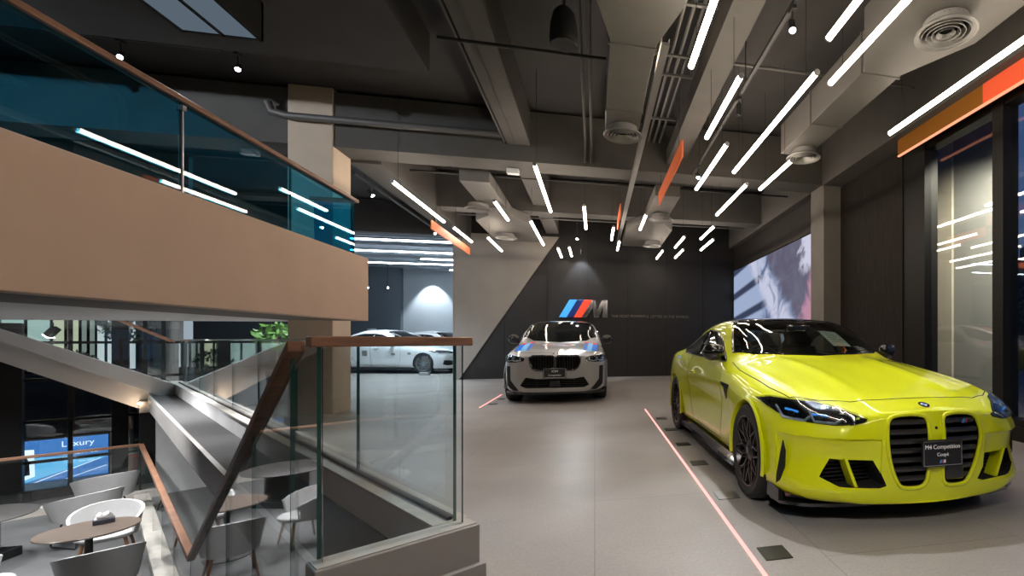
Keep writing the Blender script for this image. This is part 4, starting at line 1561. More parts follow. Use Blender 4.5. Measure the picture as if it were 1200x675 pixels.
mb.box((-13.9, -6, 2.0), (-13.7, 16, 5.05))
struct('wall_upper_left', mb, M_CEIL)

# balcony edge: curbs with slots for the glass
mb = MB()
lbox(mb, -.10, .03, -.04, .575, .0, .30)
struct('curb_front', mb, M_CURB, bevel=.006)
mb = MB()
lbox(mb, -.085, .02, -.03, .565, .30, .304)
struct('trim_3', mb, M_CURBTOP)
mb = MB()
lbox(mb, -.13, -.10, -.04, .59, 0, .125)
struct('baseboard_front', mb, M_CURB, bevel=.004)
mb = MB()
lbox(mb, .03, 12.6, .43, .575, 0, .285)
struct('curb_long', mb, M_CONC, bevel=.004)
mb = MB()
lbox(mb, .03, 12.6, .42, .58, .285, .303)
struct('trim_4', mb, M_CURBTOP, bevel=.003)
mb = MB()
lbox(mb, -.10, .36, -.045, .045, -.02, .10)
struct('curb_stair', mb, M_CURBTOP, bevel=.004)
# stair down to the lounge (below the camera's view, in front of the glass)
mb = MB()
for k in range(10):
    s0 = .38 + .335 * k
    z = -.175 * (k + 1)
    lbox(mb, s0, s0 + .36, -1.3, -.06, z - .16, z)
struct('stairs', mb, M_LEDGE)
# walls under the balcony
mb = MB()
lbox(mb, 11.45, 11.6, .18, .95, -1.75, -.15)
lbox(mb, 3.0, 11.45, 1.9, 2.05, -1.75, -.12)
struct('wall_under', mb, M_CONC)
mb = MB()
lbox(mb, 11.62, 11.75, -.02, .2, -1.75, -.12)
struct('wall_under_dark', mb, M_FRAME)
# stair rising to the upper floor
mb = MB()


def zt(t):
    return .30 + .536 * (.43 - t)


t0, t1 = .43, -2.6
mb.hexa([L(11.55, t1, zt(t1) - .13), L(11.55, t0, -.03), L(11.72, t0, -.03), L(11.72, t1, zt(t1) - .13)], [L(11.55, t1, zt(t1)), L(11.55, t0, zt(t0)), L(11.72, t0, zt(t0)), L(11.72, t1, zt(t1))])
struct('stairs_stringer', mb, M_CONC, bevel=.004)
mb = MB()
mb.hexa([L(11.66, t1, .79 + .63 * (-1.49 - t1)), L(11.66, .1, -.21), L(12.6, .1, -.21), L(12.6, t1, .79 + .63 * (-1.49 - t1))], [L(11.66, t1, zt(t1) - .06), L(11.66, .1, .2), L(12.6, .1, .2), L(12.6, t1, zt(t1) - .06)])
struct('stairs_upper', mb, M_SOFFIT)
mb = MB()
lbox(mb, 11.58, 12.7, -.02, .5, -.21, .0)
struct('floor_landing', mb, M_CURB)
# lounge facade
SF = 12.75
mb = MB()
lbox(mb, SF - .06, SF + .06, -9.5, .6, -1.75, -1.58)
lbox(mb, SF - .35, SF + .2, -3.2, -1.33, -1.75, 1.44)
for t in (-.82,):
    lbox(mb, SF - .03, SF + .05, t - .03, t + .03, -1.6, 3.0)
lbox(mb, SF - .08, SF + .08, -.33, -.12, -1.6, 3.0)
for t in (.1, .35, -3.6, -4.7, -5.8, -6.9, -8.):
    lbox(mb, SF - .04, SF + .05, t - .03, t + .03, -1.6, 3.0)
for z in (-1.07, -.34, .42, 1.10, 1.8, 2.9):
    lbox(mb, SF - .03, SF + .04, -9.5, .6, z - .025, z + .025)
o = struct('window_8', mb, M_FRAME)
mb = MB()
lbox(mb, SF + .005, SF + .015, -9.4, .58, -1.58, 2.95)
mb.build('pane', M_WINGLASS, o)
mb = MB()
lbox(mb, 12.0, 12.06, .02, .34, -1.75, -.2)
struct('wall_dark_panel', mb, M_FRAME)
mb = MB()
lbox(mb, 11.3, 11.52, -9, .0, -1.75, -1.63)
struct('baseboard_lounge', mb, M_CURBTOP)
mb = MB()
lbox(mb, SF - .06, SF + .06, -9.6, .7, 2.9, 5.1)
struct('wall_left_facade', mb, M_CEIL)
mb = MB()
mb.box((-14.3, -6, -1.8), (-14, 6, 5.1))
struct('wall_left', mb, M_CEIL)
# ---------------------------------------------------------------- balustrades
def pane_box(name, parent, a, b, z0a, z1a, z0b, z1b, th=.012, m=None, edge=True):
    """Upright sheet of glass from plan point a to b with its own heights at each end."""
    a, b = Vector((a[0], a[1], 0)), Vector((b[0], b[1], 0))
    n = Vector((0, 0, 1)).cross(b - a).normalized() * th * .5
    Z = lambda p, z: Vector((p.x, p.y, z))
    mb = MB()
    mb.hexa([Z(a - n, z0a), Z(b - n, z0b), Z(b + n, z0b), Z(a + n, z0a)], [Z(a - n, z1a), Z(b - n, z1b), Z(b + n, z1b), Z(a + n, z1a)], 0)
    mb.m = [1 if i in (3, 5) and edge else 0 for i in range(6)]
    return mb.build(name, [m or M_GLASS, M_GEDGE], parent)


g = thing('glass_balustrade', 'short end balustrade of clear glass with a flat wooden handrail on the grey curb', 'balustrade', (0, 0, 0))
pane_box('pane', g, L(-.03, .0), L(-.03, .525), .29, 1.13, .29, 1.13, .014)
mb = MB()
mb.hexa([L(-.065, -.045, 1.125), L(-.065, .56, 1.125), L(.0, .56, 1.125), L(.0, -.045, 1.125)], [L(-.065, -.045, 1.166), L(-.065, .56, 1.166), L(.0, .56, 1.166), L(.0, -.045, 1.166)])
mb.build('handrail', M_WOOD, g, bevel=.006)

g = thing('glass_balustrade', 'long balustrade of clear glass panels on the stone coping of the stair void', 'balustrade')
e = [.008, 1.36, 2.9, 4.4, 5.9, 7.4, 8.9, 10.4, 11.9]
for a, b in zip(e, e[1:]):
    pane_box('pane', g, L(a + .006, .51), L(b - .006, .51), .30, 1.145, .30, 1.145, .014)
mb = MB()
for a, b in zip(e[1:], e[2:]):
    lbox(mb, a, b, .50, .52, 1.143, 1.158)
mb.build('top_rail', M_STEEL, g)
mb = MB()
lbox(mb, .05, 11.9, .495, .525, .30, .318)
mb.build('glazing_channel', M_FRAME, g)

g = thing('glass_balustrade', 'sloping balustrade of clear glass with a dark wooden handrail running down to the lounge', 'balustrade')
SL = (-.777 - 1.14) / (3.97 - .38)


def zr(s):
    return 1.14 + SL * max(0, s - .38)


e = [.008, .42, 1.25, 2.1, 3.0, 3.97]
for a, b in zip(e, e[1:]):
    z0 = lambda s: max(-1.75, .09 - .50 * max(0, s - .3) - .15 * (s > .4))
    pane_box('pane', g, L(a + .006, 0), L(b - .006, 0), z0(a), zr(a) if a > 0 else 1.14, z0(b), zr(b), .014)
mb = MB()
mb.tube([L(.34, .0, 1.13), L(3.97, .0, zr(3.97))], .036, 4, 0, flat=1.)
hr = MB()
p0, p1 = L(.36, 0, 1.15), L(3.97, 0, zr(3.97) + .01)
w = LV * .032
h = Vector((0, 0, .05))
hr.hexa([p0 - w - h, p0 + w - h, p1 + w - h, p1 - w - h], [p0 - w, p0 + w, p1 + w, p1 - w])
hr.build('handrail', M_WOOD, g, bevel=.006)

g = thing('glass_balustrade', 'level balustrade of clear glass with a wooden handrail along the lounge floor edge', 'balustrade')
e = [4.0, 5.5, 7.0, 8.5, 10.0, 11.48]
for a, b in zip(e, e[1:]):
    pane_box('pane', g, L(a + .006, 0), L(b - .006, 0), -1.66, -.80, -1.66, -.80, .014)
hr = MB()
lbox(hr, 4.0, 11.49, -.03, .03, -.815, -.765)
hr.build('handrail', M_WOOD, g, bevel=.006)
hr = MB()
lbox(hr, 4.0, 11.29, -.10, .02, -1.75, -1.65)
lbox(hr, 4.0, 11.29, .05, .13, -1.75, -1.66)
hr.build('base', M_CURBTOP, g, bevel=.004)

g = thing('glass_balustrade', 'balustrade of clear glass with a thin wooden handrail in front of the street windows', 'balustrade')
e = [-3.6, -2.4, -1.2, 0]
for a, b in zip(e, e[1:]):
    pane_box('pane', g, L(11.53, a + .006), L(11.53, b - .006), -1.64, -.80, -1.64, -.80, .014)
hr = MB()
lbox(hr, 11.50, 11.56, -3.6, .0, -.812, -.768)
hr.build('handrail', M_WOOD, g, bevel=.006)

g = thing('glass_balustrade', 'balustrade with two sloping wooden handrails on the flight above the pale stringer', 'balustrade')
for sd in (11.62, 12.5):
    hr = MB()
    a, b = L(sd, .43, 1.13 if sd < 12 else 1.14), L(sd, -2.4, 1.13 + .6 * 2.83)
    w, h = LU * .02, Vector((0, 0, .04))
    hr.hexa([a - w - h, a + w - h, b + w - h, b - w - h], [a - w, a + w, b + w, b - w])
    hr.build('handrail', M_WOOD, g)
for a, b in ((.43, -.5), (-.5, -1.5), (-1.5, -2.4)):
    pane_box('pane', g, L(11.62, a), L(11.62, b), zt(a) - .02, 1.10 + .6 * (.43 - a), zt(b) - .02, 1.10 + .6 * (.43 - b), .012)

g = thing('glass_balustrade', 'teal tinted glass balustrade with a wooden handrail on the beige parapet of the upper floor', 'balustrade')
ye = [-4.6, -2.2, .2, 2.6, 4.97, 6.47, 7.98]
for a, b in zip(ye, ye[1:]):
    pane_box('pane', g, (-3.35, a + .008), (-3.35, b - .008), 2.30, 3.12, 2.30, 3.12, .016, M_TEAL)
pane_box('pane', g, (-3.36, 8.0), (-3.85, 8.0), 2.30, 3.12, 2.30, 3.12, .016, M_TEAL)
mb = MB()
mb.box((-3.39, -4.6, 3.12), (-3.31, 8.04, 3.165))
mb.box((-3.9, 7.96, 3.12), (-3.39, 8.04, 3.165))
mb.build('handrail', M_WOOD, g, bevel=.006)
for y in (4.97,):
    mb = MB()
    mb.box((-3.365, y - .006, 2.36), (-3.335, y + .006, 3.10))
    mb.box((-3.375, y - .02, 3.06), (-3.325, y + .02, 3.10))
    mb.build('clamp_post', M_STEEL, g)

# ---------------------------------------------------------------- hanging tube lamps
TUBES = [
    (2.19, 1.60, 4.31, 'fourth tube lamp, high over the lime coupe bonnet beside the round vent'),
    (3.41, 2.50, 5.20, 'long tube lamp hung next to the window wall and its orange fin'),
    (1.98, 4.14, 6.91, 'long tube lamp hung over the windscreen of the lime coupe'),
    (2.62, 6.27, 7.60, 'short tube lamp under the round vent beside the column'),
    (1.32, 4.35, 5.81, 'tube lamp beside the black track between two conduits'),
    (.84, 1.60, 4.33, 'tube lamp alongside the wide central duct'),
    (1.85, .95, 3.67, 'tube lamp ending beside the bright track spot'),
    (1.61, 5.91, 7.83, 'tube lamp crossing in front of the cross beam beside the track'),
    (2.33, 7.37, 9.35, 'tube lamp passing under the cross beam before the column'),
    (2.51, 10.27, 11.67, 'tube lamp beyond the cross beam, first before the video screen'),
    (2.82, 11.60, 13.10, 'tube lamp beyond the cross beam hung closest to the video screen'),
    (2.08, 11.45, 12.90, 'tube lamp right of the far duct, third from the video screen'),
    (2.34, 13.08, 14.51, 'small far tube lamp before the dark wall near the video screen'),
    (1.82, 13.34, 14.78, 'small far tube lamp at the end of the right-side duct'),
    (.98, 9.60, 10.97, 'short tube lamp under the steel tray beside the orange fin'),
    (.40, 10.81, 12.26, 'tiny tube lamp in front of the small orange fin'),
    (.60, 12.31, 13.62, 'tiny tube lamp at the far end of the steel tray'),
    (-.19, 9.23, 11.16, 'tube lamp over the roof of the grey sport utility car'),
    (-.96, 13.60, 15.20, 'far tube lamp directly over the top of the sloping wall edge'),
    (-.66, 13.41, 14.90, 'far tube lamp beside the bright star-like spot'),
    (-.82, 7.21, 9.82, 'long tube lamp under the cross beam at the white junction box'),
    (-1.29, 10.62, 13.30, 'long tube lamp under the long beam before the taupe wall'),
    (-1.73, 9.27, 10.72, 'short tube lamp on the flank of the far left duct'),
    (-3.05, 8.48, 11.18, 'long tube lamp at the edge of the far hall'),
    (-3.00, 11.64, 13.31, 'tube lamp over the slanted orange fin beside the far hall'),
    (-2.50, 12.58, 14.48, 'tube lamp over the taupe wall below the duct'),
    (.84, -3.2, -.5, 'tube lamp behind the camera in line with the central duct'),
    (1.85, -3.0, -.3, 'tube lamp behind the camera in line with the bright track spot'),
    (3.41, -3.4, -.7, 'tube lamp behind the camera along the window wall'),
    (-.5, -2.6, .1, 'tube lamp behind the camera beside the stair'),
]


def head_z(x, y):
    """Height of whatever a cable at (x, y) can hang from."""
    z = 5.05
    for x0, x1, y0, y1, zb in ((-14, 4.9, 8.75, 9.3, 4.15), (-3.9, 4.9, 12.3, 12.75, 4.2), (-1.47, -1.06, -6, 8.75, 4.42), (-1.42, -1.06, 9.3, 15.5, 4.35), (-.02, .76, -4, 4.1, 4.0), (.14, .58, 4.1, 6.95, 4.0),
                               (2.55, 3.5, -4, 4.3, 3.95), (2.73, 3.5, 4.3, 4.6, 3.95), (2.73, 3.16, 4.3, 6.95, 3.95), (-2.35, -1.85, 9.5, 12.3, 3.98), (-2.75, -1.55, 12.2, 15, 3.98),
                               (1.15, 1.65, 9.6, 12.3, 3.98), (.8, 1.95, 12.2, 15, 3.98), (1.25, 1.55, 3., 8.75, 4.30), (4.28, 4.92, -6, 8.75, 4.13), (-3.98, -3.5, 9.3, 17, 4.1)):
        if x0 - .01 <= x <= x1 + .01 and y0 - .01 <= y <= y1 + .01:
            z = min(z, zb)
    return z


def tube_lamp(x, y0, y1, label):
    ln = y1 - y0
    o = thing('hanging_tube_lamp', label, 'lamp', (x, (y0 + y1) / 2, 3.6), 0., 'hanging tube lamps')
    mb = MB()
    mb.tube([(0, -ln / 2 + .02, 0), (0, ln / 2 - .02, 0)], .026, 14)
    mb.build('diffuser', E_TUBE, o, 40)
    for s in (-1, 1):
        mb = MB()
        mb.tube([(0, s * (ln / 2 - .02), 0), (0, s * ln / 2, 0)], .0275, 14)
        mb.build('end_cap', M_STEEL, o, 40)
        mb = MB()
        mb.tube([(0, s * (ln / 2 - .25), .02), (0, s * (ln / 2 - .25), head_z(x, (y0 + y1) / 2 + s * (ln / 2 - .25)) - 3.603)], .003, 5)
        mb.build('cable', M_DARKMETAL, o)
    return o


for a in TUBES:
    tube_lamp(*a)

# ---------------------------------------------------------------- ducts, vents, pipes
def duct(name, label, plan, z0, z1, joints=()):
    o = thing('hanging_air_duct', label, 'air duct', (0, 0, 0))
    mb = MB()
    mb.prism(plan, z0, z1)
    mb.build('casing', M_DUCT, o, bevel=.006)
    for x0, x1, y in joints:
        mb = MB()
        mb.box((x0 - .015, y - .012, z0 - .012), (x1 + .015, y + .012, z1))
        mb.build('flange', M_DUCT, o)
    return o


duct('air_duct', 'wide grey central duct narrowing to its round vent', [(-.02, -4), (.76, -4), (.76, 4.1), (.58, 4.75), (.58, 6.95), (.14, 6.95), (.14, 4.75), (-.02, 4.1)], 4.0, 4.40, ((-.02, .76, 3.7), (.14, .58, 4.8), (.14, .58, 6.2)))
duct('air_duct', 'long grey duct over the lime coupe stepping out round a vent', [(2.55, -4), (3.5, -4), (3.5, 3.95), (3.16, 4.6), (3.16, 6.95), (2.73, 6.95), (2.73, 4.6), (2.55, 4.3)], 3.95, 4.38, ((2.73, 3.16, 4.65), (2.73, 3.16, 5.9)))
duct('air_duct', 'grey duct with a wide foot beyond the cross beam before the taupe wall', [(-2.35, 9.5), (-1.85, 9.5), (-1.85, 12.0), (-1.55, 12.6), (-1.55, 15.0), (-2.75, 15.0), (-2.75, 12.6), (-2.35, 12.0)], 3.98, 4.19, ((-2.35, -1.85, 11.2),))
duct('air_duct', 'grey duct beyond the cross beam before the dark logo wall', [(1.15, 9.6), (1.65, 9.6), (1.65, 12.0), (1.95, 12.6), (1.95, 15.0), (.8, 15.0), (.8, 12.6), (1.15, 12.0)], 3.98, 4.19, ((1.15, 1.65, 11.3),))


def vent(x, y, z, r, label):
    o = thing('ceiling_vent', label, 'vent', (x, y, z), 0., 'round ceiling vents')
    mb = MB()
    mb.lathe([(r * .72, .115), (r * .72, .02), (r * .98, -.005), (r, .0), (r, .012), (r * .74, .03)], 40)
    mb.build('collar', M_VENT, o, 40)
    mb = MB()
    mb.lathe([(0, .10), (r * .72, .10), (r * .72, .095), (0, .095)], 30)
    mb.build('backing', M_CAVITY, o)
    for k in (.22, .38, .54, .70, .86):
        mb = MB()
        mb.lathe([(r * k - .004, .035), (r * k + .018, -.004 if k > .3 else .004), (r * k + .022, .0), (r * k + .002, .04)], 40)
        mb.build('ring', M_VENT, o, 40)
    return o


vent(.37, 6.67, 3.88, .26, 'round ceiling vent at the end of the central duct')
vent(2.99, 3.71, 3.82, .26, 'large round ceiling vent above the lime coupe')
vent(3.0, 6.74, 3.83, .25, 'round ceiling vent hung before the column')
vent(-2.35, 11.0, 3.845, .27, 'round ceiling vent under the far left duct')
vent(-2.3, 14.0, 3.86, .27, 'round ceiling vent over the taupe wall')
vent(1.45, 11.0, 3.845, .27, 'round ceiling vent under the duct before the dark wall')
vent(1.6, 14.2, 3.86, .27, 'small far round ceiling vent near the dark wall')


def pipe(name, label, runs, r, m=None, cat='pipe'):
    mb = MB()
    for pts in runs:
        mb.tube(pts, r, 10)
    o = mb.build(name, m or M_PIPE, None, 50)
    return tag(o, label, cat)


pipe('hanging_pipe', 'thick grey pipe running along the cross beam from the pillar', [[(-4.75, 8.62, 4.70), (-4.7, 8.62, 4.56), (-4.5, 8.62, 4.52), (-1.5, 8.62, 4.52)]], .055)
pipe('hanging_pipe', 'thin dark pipe crossing the ceiling before the loudspeaker', [[(-1.6, 5.62, 4.30), (.125, 5.62, 4.30)]], .018, M_DARKMETAL)
pipe('hanging_pipe', 'thin grey pipe crossing the ceiling over the lime coupe', [[(.6, 5.9, 4.60), (4.25, 5.9, 4.60)]], .02)
for k, x in enumerate((-.16, -.06)):
    pipe('hanging_conduit', ('conduit beside the loudspeaker, nearer the long beam', 'conduit beside the loudspeaker, nearer the central duct')[k], [[(x, -2, 4.62), (x, 8.6, 4.62), (x, 8.7, 4.5), (x, 8.7, 4.2)]], .022)
for k, x in enumerate((.92, 1.02, 1.12)):
    pipe('hanging_conduit', ('conduit of three next to the central duct', 'middle conduit of three over the first tube lamps', 'conduit of three next to the black track')[k], [[(x, -2, 4.66), (x, 8.7, 4.66)]], .02, M_GALV)
for k, y in enumerate((3.6, 5.0, 6.4, 7.7)):
    mb = MB()
    mb.box((.84, y - .02, 4.62), (1.26, y + .02, 4.65))
    for x in (.86, 1.24):
        mb.box((x - .004, y - .004, 4.64), (x + .004, y + .004, 5.05))
    tag(mb.build('conduit_hanger', M_GALV, None), ('hanger bracket over the first tube lamps', 'second hanger bracket under the three conduits', 'third hanger bracket under the three conduits', 'hanger bracket beside the orange fin')[k], 'bracket', 'conduit hangers')
mb = MB()
mb.box((.64, 4.8, 4.05), (.72, 15.2, 4.08))
mb.box((.64, 4.8, 4.08), (.645, 15.2, 4.12))
mb.box((.715, 4.8, 4.08), (.72, 15.2, 4.12))
tag(mb.build('hanging_cable_tray', M_GALV, None), 'long steel cable tray running to the dark wall', 'tray')
mb = MB()
mb.box((1.25, 3.0, 4.30), (1.55, 8.75, 4.55))
tag(mb.build('ceiling_trunking', M_BEAM, None), 'boxed grey trunking along the ceiling beside the track', 'trunking')
pipe('hanging_sprinkler_pipe', 'thin sprinkler pipe crossing beyond the cross beam', [[(-3.4, 10.3, 4.35), (4.2, 10.3, 4.35)]], .018, M_DARKMETAL)
pipe('hanging_sprinkler_pipe', 'far sprinkler pipe crossing before the dark wall', [[(-3.4, 13.6, 4.35), (4.2, 13.6, 4.35)]], .022)
mb = MB()
mb.box((-1.50, 9.12, 4.06), (-1.30, 9.24, 4.15))
tag(mb.build('ceiling_junction_box', M_WHITE, None, bevel=.01), 'white junction box under the cross beam', 'box')

# orange fins
for nm, lab, pts in (
        ('hanging_orange_fin', 'orange fin hung beside the steel tray', (1.17, 6.64, 9.15, 3.66, 3.90)),
        ('hanging_orange_fin', 'small orange fin beyond the cross beam', (.50, 9.9, 11.2, 3.62, 3.86)),
        ('hanging_orange_fin', 'orange fin hung under the tube lamp beside the far hall', (-3.12, 10.6, 13.6, 3.32, 3.5))):
    x, y0, y1, z0, z1 = pts
    o = thing(nm, lab, 'fin', (x, (y0 + y1) / 2, z0), 0, 'hanging orange fins')
    ln = (y1 - y0) / 2
    mb = MB()
    mb.box((-.012, -ln, 0), (.012, ln, z1 - z0))
    mb.build('panel', E_ORANGE, o, bevel=.003)
    for s in (-1, 1):
        mb = MB()
        mb.tube([(0, s * ln * .8, z1 - z0), (0, s * ln * .8, head_z(x, (y0 + y1) / 2 + s * ln * .8) - z0)], .004, 5)
        mb.build('cable', M_DARKMETAL, o)
o = thing('hanging_orange_fin', 'long amber fin with a lit red section along the window heads', 'fin', (4.42, 4.3, 3.9), 0, 'hanging orange fins')
mb = MB()
mb.box((-.012, .55, 0), (.012, 2.2, .24))
mb.build('amber_panel', mat('amber_panel', (.20, .075, .008), .35, emit=(.8, .25, .02), estr=.03), o, bevel=.003)
mb = MB()
mb.box((-.014, -3.0, 0), (.014, .55, .24))
mb.build('red_panel', mat('red_panel', (.6, .08, .03), .35, emit=(1., .12, .04), estr=.18), o, bevel=.003)
mb = MB()
mb.box((-.016, -3.0, -.02), (.016, 2.2, .0))
mb.build('lit_edge', emis('fin_edge', (1., .36, .2), .7), o)

# black track with spots
def spot_light(name, loc, target, power, size, blend, col, parent=None, radius=.04):
    ld = bpy.data.lights.new(name, 'SPOT')
    ld.energy = power
    ld.spot_size = math.radians(size)
    ld.spot_blend = blend
    ld.color = col
    ld.shadow_soft_size = radius
    o = bpy.data.objects.new(name, ld)
    COL.objects.link(o)
    o.location = loc
    d = Vector(target) - Vector(loc)
    o.rotation_euler = d.to_track_quat('-Z', 'Y').to_euler()
    return o


def track_spot(loc, aim, label, lit=True, drop=.12, group='track spotlights', power=0., size=40., col=(.93, .96, 1.), r=.032, blend=.6):
    loc = Vector(loc)
    d = (Vector(aim) - loc).normalized()
    o = thing('track_spotlight', label, 'spotlight', loc, 0., group)
    X = frame_xf((0, 0, 0), d.orthogonal(), d.cross(d.orthogonal()))
    mb = MB()
    mb.lathe([(0, -.12), (r * .8, -.12), (r, -.10), (r, .03), (r * .9, .03), (r * .86, .012), (0, .012)], 20, 0, X)
    mb.build('head', M_DARKMETAL, o, 40)
    mb = MB()
    mb.tube([Vector() - d * .05, Vector((0, 0, drop))], .009, 8)
    mb.box((-.02, -.05, drop), (.02, .05, drop + .03))
    mb.build('arm', M_DARKMETAL, o)
    mb = MB()
    mb.lathe([(0, .018), (r * .84, .018), (r * .84, .014), (0, .014)], 20, 0, X)
    mb.build('lens', E_SPOT if lit else M_CHROME, o)
    if power:
        spot_light('spot_beam', loc + d * .06, aim, power, size, blend, col)
    return o


mb = MB()
mb.box((1.70, 1.0, 4.12), (1.74, 8.7, 4.15))
for y in (1.5, 3.5, 5.5, 7.5):
    mb.box((1.715, y - .005, 4.15), (1.725, y + .005, 5.05))
tag(mb.build('hanging_lighting_track', M_DARKMETAL, None), 'black lighting track along the ceiling over the lime coupe', 'track')
track_spot((1.72, 4.10, 3.93), (1.2, 2.0, 0), 'lit track spotlight shining down over the lime coupe', True, .155, power=150, size=70)
track_spot((1.72, 5.78, 3.93), (1.72, 5.8, 0), 'unlit silver track spotlight in the middle of the track', False, .155)
track_spot((1.72, 8.2, 3.93), (1.0, 4.5, .4), 'lit track spotlight at the far end of the track', True, .155, power=120, size=50)
# ---------------------------------------------------------------- cars
build_m4((2.015, 3.46, 0), math.radians(1.))
build_x3((-.70, 10.05, 0), 0)
sed = build_sedan((-5.35, 19.15, 0), math.radians(72), 'white saloon car showing its side, first of the row in the far hall', 'white saloons in the far hall')
dup(sed, (-4.5, 21.4, 0), math.radians(72), 'white saloon car behind the first one in the far hall')
dup(sed, (-3.4, 23.1, 0), math.radians(72), 'white saloon car deepest in the far hall beside the taupe wall')

# ---------------------------------------------------------------- logo wall
lg = thing('wall_logo_sign', 'three slanted stripes and a chrome letter M on the dark wall', 'sign', (-.335, 15.42, 2.095))
sw = 1.43 * .155
LEAN = .58
Hh = .265


def slant(x0, x1, th0, th1, m, nm):
    mb = MB()
    mb.prism([(x0, -Hh), (x1, -Hh), (x1 + 2 * Hh * LEAN, Hh), (x0 + 2 * Hh * LEAN, Hh)], th0, th1, 0, XZ)
    return mb.build(nm, m, lg, bevel=.008)


slant(-.715, -.715 + sw, -.05, .07, mat('logo_light_blue', (.06, .36, .86), .25, emit=(.06, .36, .9), estr=.35), 'light_blue_stripe')
slant(-.715 + sw, -.715 + 1.9 * sw, -.05, .07, mat('logo_dark_blue', (.02, .05, .24), .25), 'dark_blue_stripe')
slant(-.715 + 1.95 * sw, -.715 + 2.95 * sw, -.05, .07, mat('logo_red', (.86, .06, .03), .25, emit=(.9, .07, .03), estr=.35), 'red_stripe')
xm0, xm1 = -.715 + 3.0 * sw, .715
s_ = xm1 - xm0
hh = Hh
ln_ = 2 * Hh * LEAN
mpoly = [(xm0, -hh), (xm0 + ln_, hh), (xm0 + ln_ + s_ * .10, hh), (xm0 + s_ * .60, -hh * .12), (xm1 - s_ * .20, hh), (xm1, hh), (xm1, -hh), (xm1 - s_ * .19, -hh), (xm1 - s_ * .19, hh * .12), (xm0 + s_ * .64, -hh),
         (xm0 + s_ * .48, -hh), (xm0 + s_ * .42, hh * .05), (xm0 + s_ * .17, -hh)]
mb = MB()
mb.prism(mpoly, -.05, .07, 0, XZ)
mb.build('letter', M_CHROME, lg, bevel=.008)
sg = thing('wall_lettering_sign', 'row of small dark metal letters on the dark wall beside the logo', 'sign', (.50, 15.47, 1.875))
M_LETTER = mat('letter_metal', (.30, .27, .25), .35, metal=.8)
text_mesh('lettering', 'THE MOST POWERFUL LETTER IN THE WORLD', .115, M_LETTER, sg, frame_xf((0, 0, 0), (1, 0, 0), (0, 0, 1)), .012, align='LEFT', sx=1.0)

# ---------------------------------------------------------------- video wall
def screen_mat():
    m = bpy.data.materials.new('video_picture')
    m.use_nodes = True
    nt = m.node_tree
    nt.nodes.clear()
    N = nt.nodes.new
    out = N('ShaderNodeOutputMaterial')
    em = N('ShaderNodeEmission')
    em.inputs[1].default_value = .42
    nt.links.new(em.outputs[0], out.inputs[0])
    tc = N('ShaderNodeTexCoord')
    sep = N('ShaderNodeSeparateXYZ')
    nt.links.new(tc.outputs['Object'], sep.inputs[0])

    def math_(op, a, b=None):
        n = N('ShaderNodeMath')
        n.operation = op
        for i, v in enumerate((a, b)):
            if v is None:
                continue
            if isinstance(v, (int, float)):
                n.inputs[i].default_value = v
            else:
                nt.links.new(v, n.inputs[i])
        return n.outputs[0]

    def smooth(v, lo, hi):
        n = N('ShaderNodeMapRange')
        n.interpolation_type = 'SMOOTHSTEP'
        n.inputs['From Min'].default_value = lo
        n.inputs['From Max'].default_value = hi
        nt.links.new(v, n.inputs['Value'])
        return n.outputs[0]

    def mix(f, a, b):
        n = N('ShaderNodeMix')
        n.data_type = 'RGBA'
        if isinstance(f, float):
            n.inputs[0].default_value = f
        else:
            nt.links.new(f, n.inputs[0])
        for i, v in ((6, a), (7, b)):
            if isinstance(v, tuple):
                n.inputs[i].default_value = (*v, 1)
            else:
                nt.links.new(v, n.inputs[i])
        return n.outputs[2]
    ns = N('ShaderNodeTexNoise')
    ns.inputs['Scale'].default_value = 1.1
    ns.inputs['Detail'].default_value = 3.
    ns.inputs['Distortion'].default_value = 1.6
    nt.links.new(tc.outputs['Object'], ns.inputs['Vector'])
    n1 = ns.outputs['Fac']
    wob = math_('MULTIPLY', math_('SUBTRACT', n1, .5), 1.6)
    # local y runs away from the camera (0 .. 5.9), z up (0 .. 2.4)
    y = math_('ADD', sep.outputs[1], wob)
    z = math_('ADD', sep.outputs[2], math_('MULTIPLY', wob, .5))
    y0, z0 = sep.outputs[1], sep.outputs[2]
    base = mix(smooth(n1, .35, .7), (.13, .17, .30), (.34, .42, .62))
    # far end: stacked pale blocks over a dark window with bars
    far = smooth(y, 2.7, 3.3)
    saw = math_('PINGPONG', math_('ADD', z0, math_('MULTIPLY', y0, .12)), .38)
    blocks = mix(smooth(saw, .06, .16), (.05, .065, .12), (.40, .49, .70))
    bars = math_('PINGPONG', y0, .22)
    low_ = math_('MULTIPLY', math_('SUBTRACT', 1., smooth(z0, .62, .72)), math_('MULTIPLY', smooth(bars, .05, .12), math_('SUBTRACT', 1., smooth(y0, 5.2, 5.4))))
    blocks = mix(math_('MULTIPLY', low_, .85), blocks, (.04, .05, .09))
    base = mix(far, base, blocks)
    # pale sweep falling from the far top to the near bottom
    diag = math_('SUBTRACT', math_('ADD', z, 0.), math_('MULTIPLY', math_('SUBTRACT', y, .9), .85))
    band = math_('MULTIPLY', smooth(diag, -.75, -.35), math_('SUBTRACT', 1., smooth(diag, .25, .7)))
    base = mix(math_('MULTIPLY', band, smooth(n1, .36, .6)), base, (.66, .68, .86))
    top = math_('MULTIPLY', smooth(diag, .45, .9), math_('SUBTRACT', 1., smooth(y, 2.4, 3.0)))
    base = mix(math_('MULTIPLY', top, .85), base, (.14, .12, .17))
    low = math_('SUBTRACT', 1., smooth(math_('ADD', math_('MULTIPLY', z, .8), y), .9, 1.5))
    base = mix(low, base, (.58, .30, .42))
    corner = math_('MULTIPLY', smooth(z, 1.55, 1.8), math_('SUBTRACT', 1., smooth(y, .35, .7)))
    base = mix(corner, base, (.70, .71, .88))
    nt.links.new(base, em.inputs[0])
    return m


